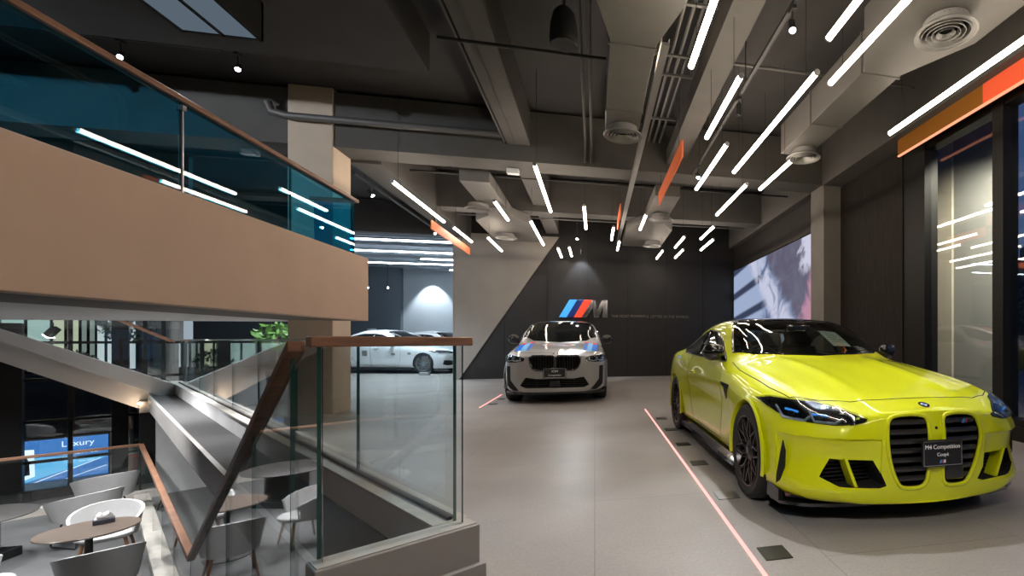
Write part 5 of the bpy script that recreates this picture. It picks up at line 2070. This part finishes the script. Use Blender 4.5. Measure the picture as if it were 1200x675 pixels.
t = thing('video_wall', 'big lit video wall with a blurred blue and pink picture beyond the column', 'screen', (4.42, 9.45, .95))
mb = MB()
mb.box((-.015, 0, 0), (0, 5.9, 2.42))
mb.build('picture', screen_mat(), t)
mb = MB()
mb.box((0, -.02, -.02), (.04, 5.92, 2.44))
mb.build('cabinet', M_FRAME, t)

# ---------------------------------------------------------------- floor light lines and floor plates
def strip(lab, x, y0, y1):
    mb = MB()
    mb.box((x - .011, y0, 0), (x + .011, y1, .004))
    tag(mb.build('floor_light_line', E_LINE, None), lab, 'light line', 'red floor light lines')


strip('long red light line on the floor beside the lime coupe', .812, 2.0, 8.15)
strip('short red light line on the floor beside the grey sport utility car', -1.90, 8.95, 11.0)
M_PLATE = mat('dark_floor_plate', (.035, .032, .03), .3)
for i, (x0, x1, y0, y1, lab) in enumerate((
        (.87, 1.02, 2.42, 2.58, 'dark floor plate beside the end of the long red line before the coupe'),
        (.87, 1.03, 3.42, 3.60, 'floor plate next to the front wheel of the lime coupe'),
        (.87, 1.02, 4.40, 4.56, 'floor plate just behind the front wheel of the lime coupe'),
        (.87, 1.02, 5.25, 5.40, 'floor plate beside the middle of the lime coupe'),
        (.87, 1.02, 6.15, 6.32, 'floor plate beside the rear wheel of the lime coupe'),
        (.87, 1.02, 7.05, 7.22, 'floor plate behind the tail of the lime coupe'),
        (-1.84, -1.70, 9.35, 9.5, 'floor plate at the end of the short red line'),
        (-1.84, -1.70, 10.1, 10.25, 'floor plate beside the front wheel of the grey sport utility car'))):
    mb = MB()
    mb.box((x0, y0, 0), (x1, y1, .006))
    tag(mb.build('floor_plate', M_STEEL if i == 1 else M_PLATE, None, bevel=.001), lab, 'plate', 'floor plates beside the light lines')

# ---------------------------------------------------------------- loudspeaker and other ceiling things
t = thing('pendant_loudspeaker', 'black pendant loudspeaker hung between the long beam and the conduits', 'loudspeaker', (-.26, 4.42, 3.70))
mb = MB()
mb.lathe([(0, .0), (.105, .0), (.118, .012), (.122, .05), (.115, .16), (.09, .27), (.06, .31), (0, .315)], 32)
mb.build('housing', mat('speaker_black', (.006, .006, .006), .6, spec=.12), t, 50)
mb = MB()
mb.lathe([(0, -.004), (.108, -.004), (.108, .004), (0, .004)], 32)
mb.build('grille', mat('speaker_grille', (.03, .03, .033), .5), t)
mb = MB()
mb.tube([(0, 0, .30), (0, 0, 1.33)], .014, 8)
mb.build('stem', M_DARKMETAL, t)
t = thing('ceiling_light_box', 'dark framed ceiling light box with two pale panels over the upper floor', 'lamp', (-3.26, 5.85, 4.16), 0)
mb = MB()
for x0, x1 in ((-.68, -.65), (-.34, -.31), (-.03, 0)):
    mb.box((x0, -4.5, 0), (x1, 0, .39))
for y0, y1 in ((-4.5, -4.47), (-.03, 0)):
    mb.box((-.68, y0, 0), (0, y1, .39))
mb.build('frame', M_FRAME, t)
for x0, x1 in ((-.65, -.34), (-.31, -.03)):
    mb = MB()
    mb.box((x0, -4.47, .012), (x1, -.03, .03))
    mb.build('panel', emis('light_box_pale', (.30, .40, .50), .16), t)
mb = MB()
mb.box((-13, 7.42, 4.80), (-4.6, 7.46, 4.83))
for x in (-11, -8, -5.2):
    mb.box((x - .005, 7.435, 4.83), (x + .005, 7.445, 5.06))
tag(mb.build('hanging_lighting_track', M_DARKMETAL, None), 'black lighting track above the upper floor', 'track')
track_spot((-5.62, 7.44, 4.60), (-4.4, 4.4, 1.6), 'lit track spotlight above the wooden handrail of the upper floor', True, .165, 'upper track spotlights', 260, 70)
track_spot((-4.42, 7.44, 4.60), (-3.2, 4.4, 1.6), 'lit track spotlight above the upper floor beside the pillar', True, .165, 'upper track spotlights', 130, 55)
track_spot((-6.9, 7.44, 4.60), (-5.4, 4.2, 1.6), 'lit track spotlight seen through the teal glass', True, .165, 'upper track spotlights', 60, 55)
mb = MB()
mb.box((-4.05, 9.6, 4.00), (-4.01, 16.5, 4.03))
for y in (10, 13, 16):
    mb.box((-4.035, y, 4.03), (-4.025, y + .01, 4.15))
tag(mb.build('hanging_lighting_track', M_DARKMETAL, None), 'black lighting track along the edge of the far hall', 'track')
track_spot((-4.03, 10.3, 3.84), (-1.2, 9.2, .6), 'lit track spotlight at the far hall edge beside the upper floor glass', True, .125, 'hall edge spotlights', 90, 45)
track_spot((-3.75, 13.0, 3.72), (-1.0, 9.8, .6), 'lit track spotlight at the hall edge by the orange fin', True, .4, 'hall edge spotlights', 70, 45)
track_spot((-3.3, 13.6, 3.5), (-1.2, 10, .6), 'bright track spotlight at the low end of the orange fin', True, .4, 'hall edge spotlights')
track_spot((-.45, 13.3, 3.80), (-.55, 9.6, .9), 'very bright spotlight over the grey sport utility car', True, .4, 'logo wall spotlights', 90, 38)
track_spot((-.36, 14.4, 3.62), (-.35, 15.5, 1.7), 'bright spotlight aimed at the logo wall', True, .4, 'logo wall spotlights')
spot_light('logo_beam', (-.40, 15.12, 3.95), (-.38, 15.5, 2.3), 95, 62, .35, (.80, .90, 1.))

# ---------------------------------------------------------------- far hall fittings
for k, (y, x0, x1) in enumerate(((16.3, -9.5, -4.0), (18.4, -9.5, -4.0), (19.9, -6.2, -4.0), (21.2, -9.0, -4.0), (22.8, -6.0, -4.0))):
    o = thing('ceiling_strip_light', ('cool white strip light first over the entrance of the far hall', 'cool white strip light second over the far hall', 'short cool white strip light third over the far hall',
                              'cool white strip light fourth over the far hall', 'short cool white strip light deepest in the far hall')[k], 'lamp', ((x0 + x1) / 2, y, 4.12), 0, 'far hall strip lights')
    ln = (x1 - x0) / 2
    mb = MB()
    mb.box((-ln, -.03, -.03), (ln, .03, .0))
    mb.build('diffuser', E_COOL, o)
    mb = MB()
    mb.box((-ln, -.04, .0), (ln, .04, .05))
    mb.build('housing', M_STEEL, o)
for k, (x, y, z) in enumerate(((-8.2, 22.4, 3.27), (-9.0, 22.6, 3.27))):
    track_spot((x, y, z), (x + 3.5, 18.0, 1.6), ('lit spotlight hung before the bright hall wall', 'lit spotlight hung before the slate hall wall')[k], True, .9, 'far hall spotlights')
spot_light('hall_wall_beam', (-7.15, 23.85, 4.0), (-7.15, 24.5, 2.4), 210, 75, .5, (.85, .93, 1.))
t = thing('lamp_shade', 'small white tapered shade on a thin stand behind the first white saloon', 'lamp', (-9.28, 23.7, 0))
mb = MB()
mb.lathe([(.12, 1.28), (.17, 1.62), (.165, 1.62), (.115, 1.285)], 24)
mb.build('shade', M_WHITE, t, 50)
mb = MB()
mb.lathe([(0, 0), (.14, 0), (.14, .02), (.015, .03), (.015, 1.45), (0, 1.45)], 16)
mb.build('stand', M_DARKMETAL, t, 50)
t = thing('info_stand', 'clear floor sign with dark print beside the front wheel of the first white saloon', 'sign', (-5.35, 17.55, 0))
mb = MB()
mb.box((-.16, -.004, .10), (.16, .004, .70))
mb.build('panel', glass('acrylic', (.85, .9, .92), .06), t)
mb = MB()
mb.box((-.09, -.007, .46), (.09, -.005, .62))
mb.build('print', M_GREY, t)
mb = MB()
mb.box((-.14, -.10, 0), (.14, .10, .10))
mb.build('foot', M_STEEL, t, bevel=.01)

# ---------------------------------------------------------------- lounge furniture
M_SHELL = mat('chair_shell', (.46, .455, .45), .55, noise=.03)
M_CHWOOD = mat('chair_wood', (.26, .13, .07), .45, noise=.2, nscale=8., stretch=(6, 6, 1))
M_TABLE = mat('table_top', (.105, .078, .062), .28, noise=.12, nscale=5.)


def shell_meshes(wide, deep, hb, ha, th=.028):
    """Curved tub: back and arms as one sheet, and a dished seat. Front is -y."""
    back = MB()
    outer, inner = [], []
    n = 36
    for i in range(n + 1):
        a = math.radians(-118 + 236 * i / n)
        k = max(0., math.cos(a * .76)) ** .8
        zt_ = ha + (hb - ha) * k
        zb = .36 + .03 * (1 - k)
        ro, ri = [], []
        for j in range(7):
            f = j / 6
            z = zb + (zt_ - zb) * f
            g_ = 1. + .13 * f
            x, y = wide * math.sin(a) * g_, deep * math.cos(a) * g_ + .03 * f * math.cos(a)
            x *= .92 + .08 * f
            nrm = Vector((math.sin(a) / wide, math.cos(a) / deep, 0)).normalized()
            ro.append(Vector((x, y, z)) + nrm * th * .5)
            ri.append(Vector((x, y, z)) - nrm * th * .5)
        outer.append(ro)
        inner.append(ri)
    rows = [o + list(reversed(i_)) for o, i_ in zip(outer, inner)]
    back.grid(rows, 0, closed_u=True)
    back.add(rows[0], [tuple(range(len(rows[0])))])
    back.add(rows[-1], [tuple(range(len(rows[-1])))])
    seat_ = MB()
    rows = []
    for j, (f, z) in enumerate(((0, .405), (.5, .412), (.85, .425), (.97, .432), (1., .425), (1., .40), (.9, .375), (.5, .36), (0, .358))):
        rows.append([Vector((wide * .98 * f * math.cos(2 * PI * q / 40), deep * 1.0 * f * math.sin(2 * PI * q / 40) * (1.12 if math.sin(2 * PI * q / 40) < 0 else 1), z)) for q in range(40)])
    seat_.grid(rows, 0, closed_u=True)
    return back, seat_


def make_chair(kind, label, loc, rz, group):
    o = thing('lounge_chair', label, 'chair', loc, rz, group)
    if kind == 'wood':
        b, s = shell_meshes(.27, .25, .77, .60)
    else:
        b, s = shell_meshes(.31, .28, .76, .60)
    b.build('backrest', M_SHELL, o, 50)
    s.build('seat', M_SHELL, o, 50)
    if kind == 'wood':
        for sx in (-1, 1):
            for sy in (-1, 1):
                mb = MB()
                mb.tube([(sx * .17, sy * .15, .37), (sx * .235, sy * .215, 0)], [.019, .012], 12)
                mb.build('leg', M_CHWOOD, o, 50)
    else:
        for sx in (-1, 1):
            mb = MB()
            mb.tube([(sx * .14, -.13, .365), (sx * .22, -.23, .02), (sx * .22, -.20, .012), (sx * .22, .22, .012), (sx * .22, .24, .02), (sx * .14, .13, .365)], .009, 8)
            mb.build('sled_leg', M_DARKMETAL, o, 50)
    return o


FU = math.atan2(-.62, -.785)      # faces along +s (away from the camera)
G1 = 'pale shell chairs round the lounge tables'
make_chair('wood', 'pale wood-legged shell chair with its back to us at the brown round table', L(5.85, -.50, -1.75), FU + .05, G1)
make_chair('wood', 'pale wood-legged shell chair facing us behind the brown round table', L(7.62, -.44, -1.75), FU + PI - .15, G1)
make_chair('wood', 'pale shell chair beside the brown round table, cut by the picture edge', L(6.55, -1.33, -1.75), math.atan2(.785, -.62) - .1, G1)
make_chair('sled', 'pale shell armchair on a wire sled between the brown table and the dark table', L(9.0, -.62, -1.75), FU + .5, G1)
make_chair('sled', 'pale shell armchair on a wire sled closest to the street windows', L(10.3, -.42, -1.75), FU + .3, G1)


def table(label, loc, r, zt_, m, ped):
    o = thing('cafe_table', label, 'table', loc)
    mb = MB()
    mb.lathe([(0, zt_), (r * .985, zt_), (r, zt_ - .006), (r * .995, zt_ - .018), (r * .95, zt_ - .026), (0, zt_ - .026)], 56)
    mb.build('top', m, o, 40)
    if ped == 'post':
        mb = MB()
        mb.lathe([(0, .02), (.032, .02), (.032, zt_ - .05), (.06, zt_ - .026), (0, zt_ - .026)], 20)
        mb.build('post', M_DARKMETAL, o, 40)
        mb = MB()
        mb.lathe([(0, 0), (.24, 0), (.24, .012), (.05, .03), (0, .03)], 32)
        mb.build('base', M_DARKMETAL, o, 40)
    else:
        mb = MB()
        mb.box((-.22, -.22, .12), (.22, .22, zt_ - .02))
        mb.build('pedestal', M_SATIN, o, bevel=.01)
        mb = MB()
        mb.box((-.34, -.34, 0), (.34, .34, .12))
        mb.build('base', M_SATIN, o, bevel=.01)
    return o


table('round brown cafe table with a tissue box on it', L(6.78, -.58, -1.75), .40, .72, M_TABLE, 'post')
table('low round dark table on a black block pedestal in front of the street windows', L(9.0, -1.62, -1.75), .62, .62, mat('dark_table_top', (.045, .042, .04), .35), 'block')
t = thing('tissue_box', 'small dark tissue box with white tissue on the brown round table', 'box', L(6.93, -.47, -1.03), LROT)
mb = MB()
mb.box((-.085, -.055, 0), (.085, .055, .055))
mb.build('carton', mat('tissue_carton', (.03, .03, .045), .5), t, bevel=.006)
mb = MB()
rows = []
for j in range(5):
    f = j / 4
    rows.append([Vector(((.07 - .02 * f) * math.cos(a) * (1 + .22 * math.sin(3 * a + j)), (.035 + .01 * f) * math.sin(a) * (1 + .25 * math.cos(2 * a + 2 * j)), .055 + .06 * f + .014 * math.sin(4 * a + j) * f)) for a in [2 * PI * q / 24 for q in range(24)]])
mb.grid(rows, 0, closed_u=True)
mb.add(rows[-1], [tuple(range(24))])
mb.build('tissue', M_WHITE, t, 70)

# ---------------------------------------------------------------- outside the lounge windows
mb = MB()
mb.box((-45, 5, -2.3), (-8, 60, -2.2))
struct('ground_street', mb, mat('street_asphalt', (.06, .06, .065), .6, noise=.2, nscale=3.))
t = thing('advert_screen', 'lit blue advert screen on the street with white lettering and a pale picture', 'screen', L(14.6, -.95, -2.2), LROT)
mb = MB()
mb.box((-.62, -.05, .18), (.62, .06, 1.32))
mb.build('cabinet', M_FRAME, t)
E_ADB = emis('advert_blue', (.035, .13, .36), .9)
E_ADL = emis('advert_light_blue', (.10, .36, .62), .9)
E_ADW = emis('advert_white', (.62, .74, .85), .9)
X = Matrix.Translation((0, -.052, 0)) @ XZ
for nm, P, m, d in (('picture', [(-.60, .20), (.60, .20), (.60, 1.30), (-.60, 1.30)], E_ADB, 0),
                    ('picture_sweep', [(-.60, .42), (.30, .72), (.58, .82), (.2, .9), (-.28, .95), (-.60, .9)], E_ADL, .004),
                    ('picture_figure', [(-.585, .55), (-.50, .50), (-.34, .58), (-.35, 1.12), (-.585, 1.14)], E_ADW, .008),
                    ('picture_line', [(-.60, .33), (.5, .80), (.5, .815), (-.60, .35)], E_ADW, .008),
                    ('picture_line', [(-.60, .22), (.58, .63), (.58, .64), (-.60, .235)], E_ADW, .008)):
    mb = MB()
    mb.prism(P, -.004 - d, -d, 0, X)
    mb.build(nm, m, t)
mb = MB()
mb.prism([(-.54, .60), (-.40, .62), (-.41, .88), (-.45, 1.0), (-.50, 1.0), (-.545, .88)], -.018, -.012, 0, X)
mb.build('picture_silhouette', mat('advert_dark', (.05, .045, .05), .6), t)
for txt, x, z, sz in (('Luxury', -.02, 1.17, .17), ('in NEW 3D', .0, .98, .11), ('more now', .16, .88, .07), ('new 2023', .2, .79, .06)):
    text_mesh('lettering', txt, sz, E_ADW, t, frame_xf((x, -.066, z), (1, 0, 0), (0, 0, 1)), .002, align='LEFT', sx=.9)
mb = MB()
mb.box((-.5, -.2, 0), (.5, .2, .18))
mb.build('plinth', M_FRAME, t)


def leafy(name, label, cat, loc, r, h, n, m, leaf=.22):
    o = thing(name, label, cat, loc)
    mb = MB()
    for i in range(n):
        a, b = random.uniform(0, 2 * PI), random.uniform(-1, 1)
        k = random.uniform(.55, 1.) ** .6
        c = Vector((r * k * math.cos(a) * (1 - b * b) ** .5, r * k * math.sin(a) * (1 - b * b) ** .5, h + r * .9 * b * k))
        d = Vector((random.uniform(-1, 1), random.uniform(-1, 1), random.uniform(-.6, 1))).normalized()
        e = d.orthogonal().normalized()
        L_ = r * leaf * random.uniform(.7, 1.3)
        mb.add([c - d * L_, c + e * L_ * .35 + d * .1 * L_, c + d * L_, c - e * L_ * .35 + d * .1 * L_], [(0, 1, 2, 3)])
    mb.build('foliage', m, o, weld=False)
    mb = MB()
    mb.tube([(0, 0, 0), (.02, 0, h * .5), (0, .02, h)], [.035, .025, .015], 8)
    mb.build('stem', M_CHWOOD, o)
    return o


M_LEAF = mat('leaf_green', (.07, .13, .04), .55, noise=.4, nscale=4.)
leafy('shrub', 'small lit green shrub on the street beside the advert screen', 'shrub', L(14.4, .18, -2.2), .42, .75, 260, M_LEAF)
leafy('tree', 'pale flowering tree in front of the lit shop windows', 'tree', L(19, .05, -2.2), .55, 3.75, 900, mat('pale_blossom', (.55, .60, .52), .6), .11)
mb = MB()
mb.lathe([(0, 0), (.13, 0), (.17, .3), (.16, .3), (.12, .02), (0, .02)], 20)
tag(mb.build('flower_pot', mat('red_pot', (.6, .07, .05), .5), None, 40, loc=L(13.6, -.02, -1.58)), 'small red pot at the foot of the street windows', 'pot')
leafy('potted_plant', 'green leafy potted plant behind the long glass balustrade', 'plant', (-7.6, 14.1, 0), .40, 1.22, 120, mat('plant_green', (.10, .22, .04), .45, noise=.3, nscale=5.), .30)
mb = MB()
mb.lathe([(0, 0), (.16, 0), (.2, .42), (.185, .42), (.17, .38), (0, .38)], 24)
pp = bpy.data.objects['potted_plant']
mb.build('pot', M_DARKMETAL, pp, 40)
# shop house across the street
t = thing('shop_building', 'dim shop building across the street with lit upper windows', 'building', L(22, -1.5, -2.2), LROT)
mb = MB()
mb.box((-9, 0, 0), (1.95, .8, 2.35))
mb.box((-9, 0, 4.6), (1.95, .8, 8))
for x, w in ((-9, 6.6), (-.76, .06), (.14, .05), (.66, .06), (.97, .05), (1.36, .05), (1.8, .15)):
    mb.box((x, 0, 2.35), (x + w, .8, 4.6))
mb.build('wall', mat('shop_wall', (.14, .145, .15), .8), t)
for i, (x0, x1, c, s) in enumerate(((-2.4, -.76, (.50, .68, .66), .42), (-.70, .14, (.50, .70, .66), .42), (.19, .66, (.64, .68, .50), .45), (.72, .97, (.30, .36, .33), .4), (1.02, 1.36, (.66, .74, .76), .5), (1.41, 1.8, (.70, .80, .86), .42))):
    f = MB()
    f.box((x0, .02, 2.35), (x1, .06, 2.42))
    f.box((x0, .02, 4.5), (x1, .06, 4.6))
    f.box(((x0 + x1) / 2 - .03, .02, 2.4), ((x0 + x1) / 2 + .03, .06, 4.55))
    w_ = f.build('window', M_FRAME, t)
    f = MB()
    f.box((x0, .30, 2.4), (x1, .32, 4.55))
    f.build('pane', emis('shop_glow_%d' % i, c, s), w_)
for i, (x0, x1) in enumerate(((-4, -1), (-.6, .5), (.8, 1.8))):
    f = MB()
    f.box((x0, -.02, .3), (x1, .02, 1.9))
    f.build('shutter', mat('shop_shutter', (.10, .105, .115), .5), t)
tag(leafy('shrub', 'dark shrub with lit flowers far across the street', 'shrub', L(20.5, -.9, -2.2), .5, 2.6, 500, M_LEAF, .12), None)

# ---------------------------------------------------------------- outside the right windows
mb = MB()
mb.box((5.0, -20, -.35), (60, 60, -.25))
struct('ground_outside', mb, mat('pavement', (.09, .09, .092), .7, noise=.2, nscale=2.))
mb = MB()
mb.box((6.00, 7.3, -.25), (6.14, 9.8, 9.))
struct('wall_outside_pier', mb, mat('pier_cream', (.50, .46, .37), .8))
mb = MB()
mb.box((6.04, 6.42, -.25), (6.14, 7.3, 9.))
struct('wall_outside_fin', mb, mat('pier_grey', (.30, .30, .29), .8))
mb = MB()
mb.box((5.2, -8, -.25), (5.5, 4.9, .10))
struct('curb_outside', mb, mat('kerb_stone', (.22, .21, .20), .7))
t = thing('street_building', 'dark street building with a few lit windows beyond the tall glass', 'building', (26, 15, -.25), math.radians(-30))
mb = MB()
mb.box((-8, 0, 0), (-1, 5, 5.2))
mb.box((-1, 1, 0), (6, 6, 6.8))
mb.box((6, 0, 0), (14, 6, 4.5))
mb.box((-7, .5, 5.2), (-5, 3, 6.1))
mb.build('wall', mat('night_wall', (.035, .038, .045), .9), t)
for i, (x, z, y) in enumerate(((-6.5, 1.2, 0), (-4.4, 3.1, 0), (-2.6, 1.2, 0), (.5, 4.6, 1), (2.5, 2.4, 1), (4.3, 4.6, 1), (7.5, 1.2, 0), (9.5, 2.8, 0), (12, 1.3, 0))):
    f = MB()
    f.box((x - .45, y - .06, z - .05), (x + .45, y + .02, z + 1.05))
    w_ = f.build('window', M_FRAME, t)
    f = MB()
    f.box((x - .38, y - .09, z), (x + .38, y - .07, z + 1.))
    f.build('pane', emis('street_glow_%d' % (i % 3), ((1, .62, .25), (.9, .8, .6), (.5, .65, .9))[i % 3], (.5, .25, .12)[i % 3]), w_)
tr = leafy('tree', 'dark tree with tiny lights beyond the tall glass', 'tree', (12.5, 10.6, -.25), 1.3, 2.4, 1500, mat('night_leaf', (.03, .05, .025), .6), .08)
for i in range(14):
    a = 2 * PI * i / 14
    mb = MB()
    mb.lathe([(0, -.03), (.03, 0), (0, .03)], 8)
    b_ = mb.build('string_light', emis('string_glow_%d' % (i % 3), ((1, .5, .15), (1, .75, .45), (1, .3, .3))[i % 3], 5.), tr, loc=(1.3 * math.cos(a * 2.3), 1.2 * math.sin(a * 1.7), .9 + 2.2 * ((i * 37) % 14) / 14))
t = thing('shop_kiosk', 'small lit orange kiosk on the street beyond the tall glass', 'kiosk', (15.6, 8.0, -.25))
mb = MB()
mb.box((-.6, -.5, 0), (.6, .5, .9))
mb.box((-.75, -.65, 1.75), (.75, .65, 1.9))
for x in (-.58, .53):
    mb.box((x, -.48, .9), (x + .05, -.43, 1.75))
mb.build('frame', M_FRAME, t)
mb = MB()
mb.box((-.5, .1, .92), (.5, .14, 1.7))
mb.build('lit_back', emis('kiosk_glow', (1, .42, .08), .8), t)

# ---------------------------------------------------------------- light
def area(name, loc, size, energy, col, target=None, size_y=None):
    ld = bpy.data.lights.new(name, 'AREA')
    ld.energy = energy
    ld.color = col
    ld.size = size
    if size_y:
        ld.shape = 'RECTANGLE'
        ld.size_y = size_y
    o = bpy.data.objects.new(name, ld)
    COL.objects.link(o)
    o.location = loc
    if target is not None:
        o.rotation_euler = (Vector(target) - Vector(loc)).to_track_quat('-Z', 'Y').to_euler()
    return o


for s, t_, pw in ((6.3, -.9, 130), (8.0, -.4, 130), (9.6, -1.0, 130), (7.2, -2.6, 130), (10.2, -2.6, 130), (4.9, .15, 80), (8.0, .25, 80)):
    p = L(s, t_, 1.42)
    spot_light('lounge_fill', p, p - Vector((0, 0, 1)), pw * 1.25, 120, .6, (.97, .98, 1.), radius=.06)  # added fill light for the lounge; the soffit has no such fittings
t = thing('stair_spot', 'tiny lit spot under the landing of the upper flight', 'lamp', L(11.55, -.02, -.02))
mb = MB()
mb.lathe([(0, -.02), (.02, -.02), (.022, 0), (0, 0)], 14)
mb.build('lens', emis('stair_spot_glow', (1, .75, .5), 25.), t)
spot_light('stair_spot_beam', L(11.35, -.1, -.35), L(11.6, -.5, .3), 6, 120, .7, (1, .72, .5))
t = thing('flood_lamp', 'black flood lamp shining on the sloping stringer behind the upper flight', 'lamp', L(12.2, -1.0, 1.30))
mb = MB()
R = Matrix.Rotation(.7, 4, 'Y')
mb.box((-.05, -.05, -.11), (.05, .05, .08), 0, R)
mb.build('head', M_DARKMETAL, t, bevel=.008)
mb = MB()
mb.tube([(0, 0, .05), (0, 0, .15)], .012, 8)
mb.build('bracket', M_DARKMETAL, t)
mb = MB()
mb.box((-.045, -.045, -.115), (.045, .045, -.111), 0, R)
mb.build('lens', E_SPOT, t)
spot_light('flood_beam', L(12.2, -1.06, 1.15), L(12.0, -1.4, .6), 25, 120, .7, (1, .95, .9))

W_ = bpy.data.worlds.new('dusk_sky')
SC.world = W_
W_.use_nodes = True
nt = W_.node_tree
bg = nt.nodes['Background']
tc = nt.nodes.new('ShaderNodeTexCoord')
sp = nt.nodes.new('ShaderNodeSeparateXYZ')
nt.links.new(tc.outputs['Generated'], sp.inputs[0])
rp = nt.nodes.new('ShaderNodeValToRGB')
rp.color_ramp.elements[0].position = .0
rp.color_ramp.elements[0].color = (.040, .060, .105, 1)
rp.color_ramp.elements[1].position = .6
rp.color_ramp.elements[1].color = (.010, .030, .105, 1)
nt.links.new(sp.outputs[2], rp.inputs['Fac'])
nt.links.new(rp.outputs['Color'], bg.inputs['Color'])
bg.inputs['Strength'].default_value = 1.
# street lamp, and spots added to brighten the place
spot_light('pier_fill', (5.1, 5.4, 3.9), (6.0, 7.3, 1.6), 330, 110, .8, (1, .92, .75))  # added spot to brighten the pier, no fixture
spot_light('street_lamp', L(15, -2, 2.5), L(14, 0, -2), 120, 120, .8, (1, .9, .8))
spot_light('showroom_fill', (.2, 6.5, 4.35), (.2, 6.5, 0), 130, 95, .8, (1, .93, .86), radius=.2)  # added soft fill over the showroom floor, not a real fitting
spot_light('parapet_fill', (.8, 5.2, 4.3), (-3.3, 5.0, 1.8), 260, 70, .8, (1, .84, .66), radius=.15)  # added warm fill that brightens the beige parapet, no fixture
track_spot((-1.24, 2.2, 4.25), (-4.2, 8.72, 3.9), 'added unseen spotlight behind the camera aimed at the pillar', True, .16, 'added rear spotlights', 35, 40, (.9, .95, 1.))  # added out of view to light the front of the pillar
track_spot((-.9, -1.6, 4.0), (1.9, 2.7, .35), 'added unseen spotlight behind the camera aimed at the nose of the lime coupe', True, .3, 'added rear spotlights', 230, 42, (1, .97, .92))  # extra spot added out of view to lift the coupe's front
track_spot((-8.0, 4.2, 4.2), (-6.6, 8.75, 4.3), 'added unseen spotlight over the upper floor washing the cross beam', True, .3, 'upper track spotlights', 260, 95, (.85, .92, 1.))  # added out of view to lighten the beam and upper ceiling
track_spot((-9.0, 1.5, 4.0), (-7.6, 5.0, 4.6), 'added unseen spotlight deep on the upper floor', True, .5, 'upper track spotlights', 160, 110, (.85, .92, 1.))  # second added spot, unseen, lightening the ceiling up here
spot_light('hall_fill', (-6.3, 17.5, 4.2), (-6.3, 17.5, 0), 700, 130, .8, (.76, .89, 1.), radius=.3)  # added cool fill to brighten the white saloons and hall floor
spot_light('hall_fill', (-6.0, 12.6, 4.0), (-6.0, 12.6, 0), 480, 130, .8, (.74, .88, 1.), radius=.3)  # added cool fill for the floor behind the long glass
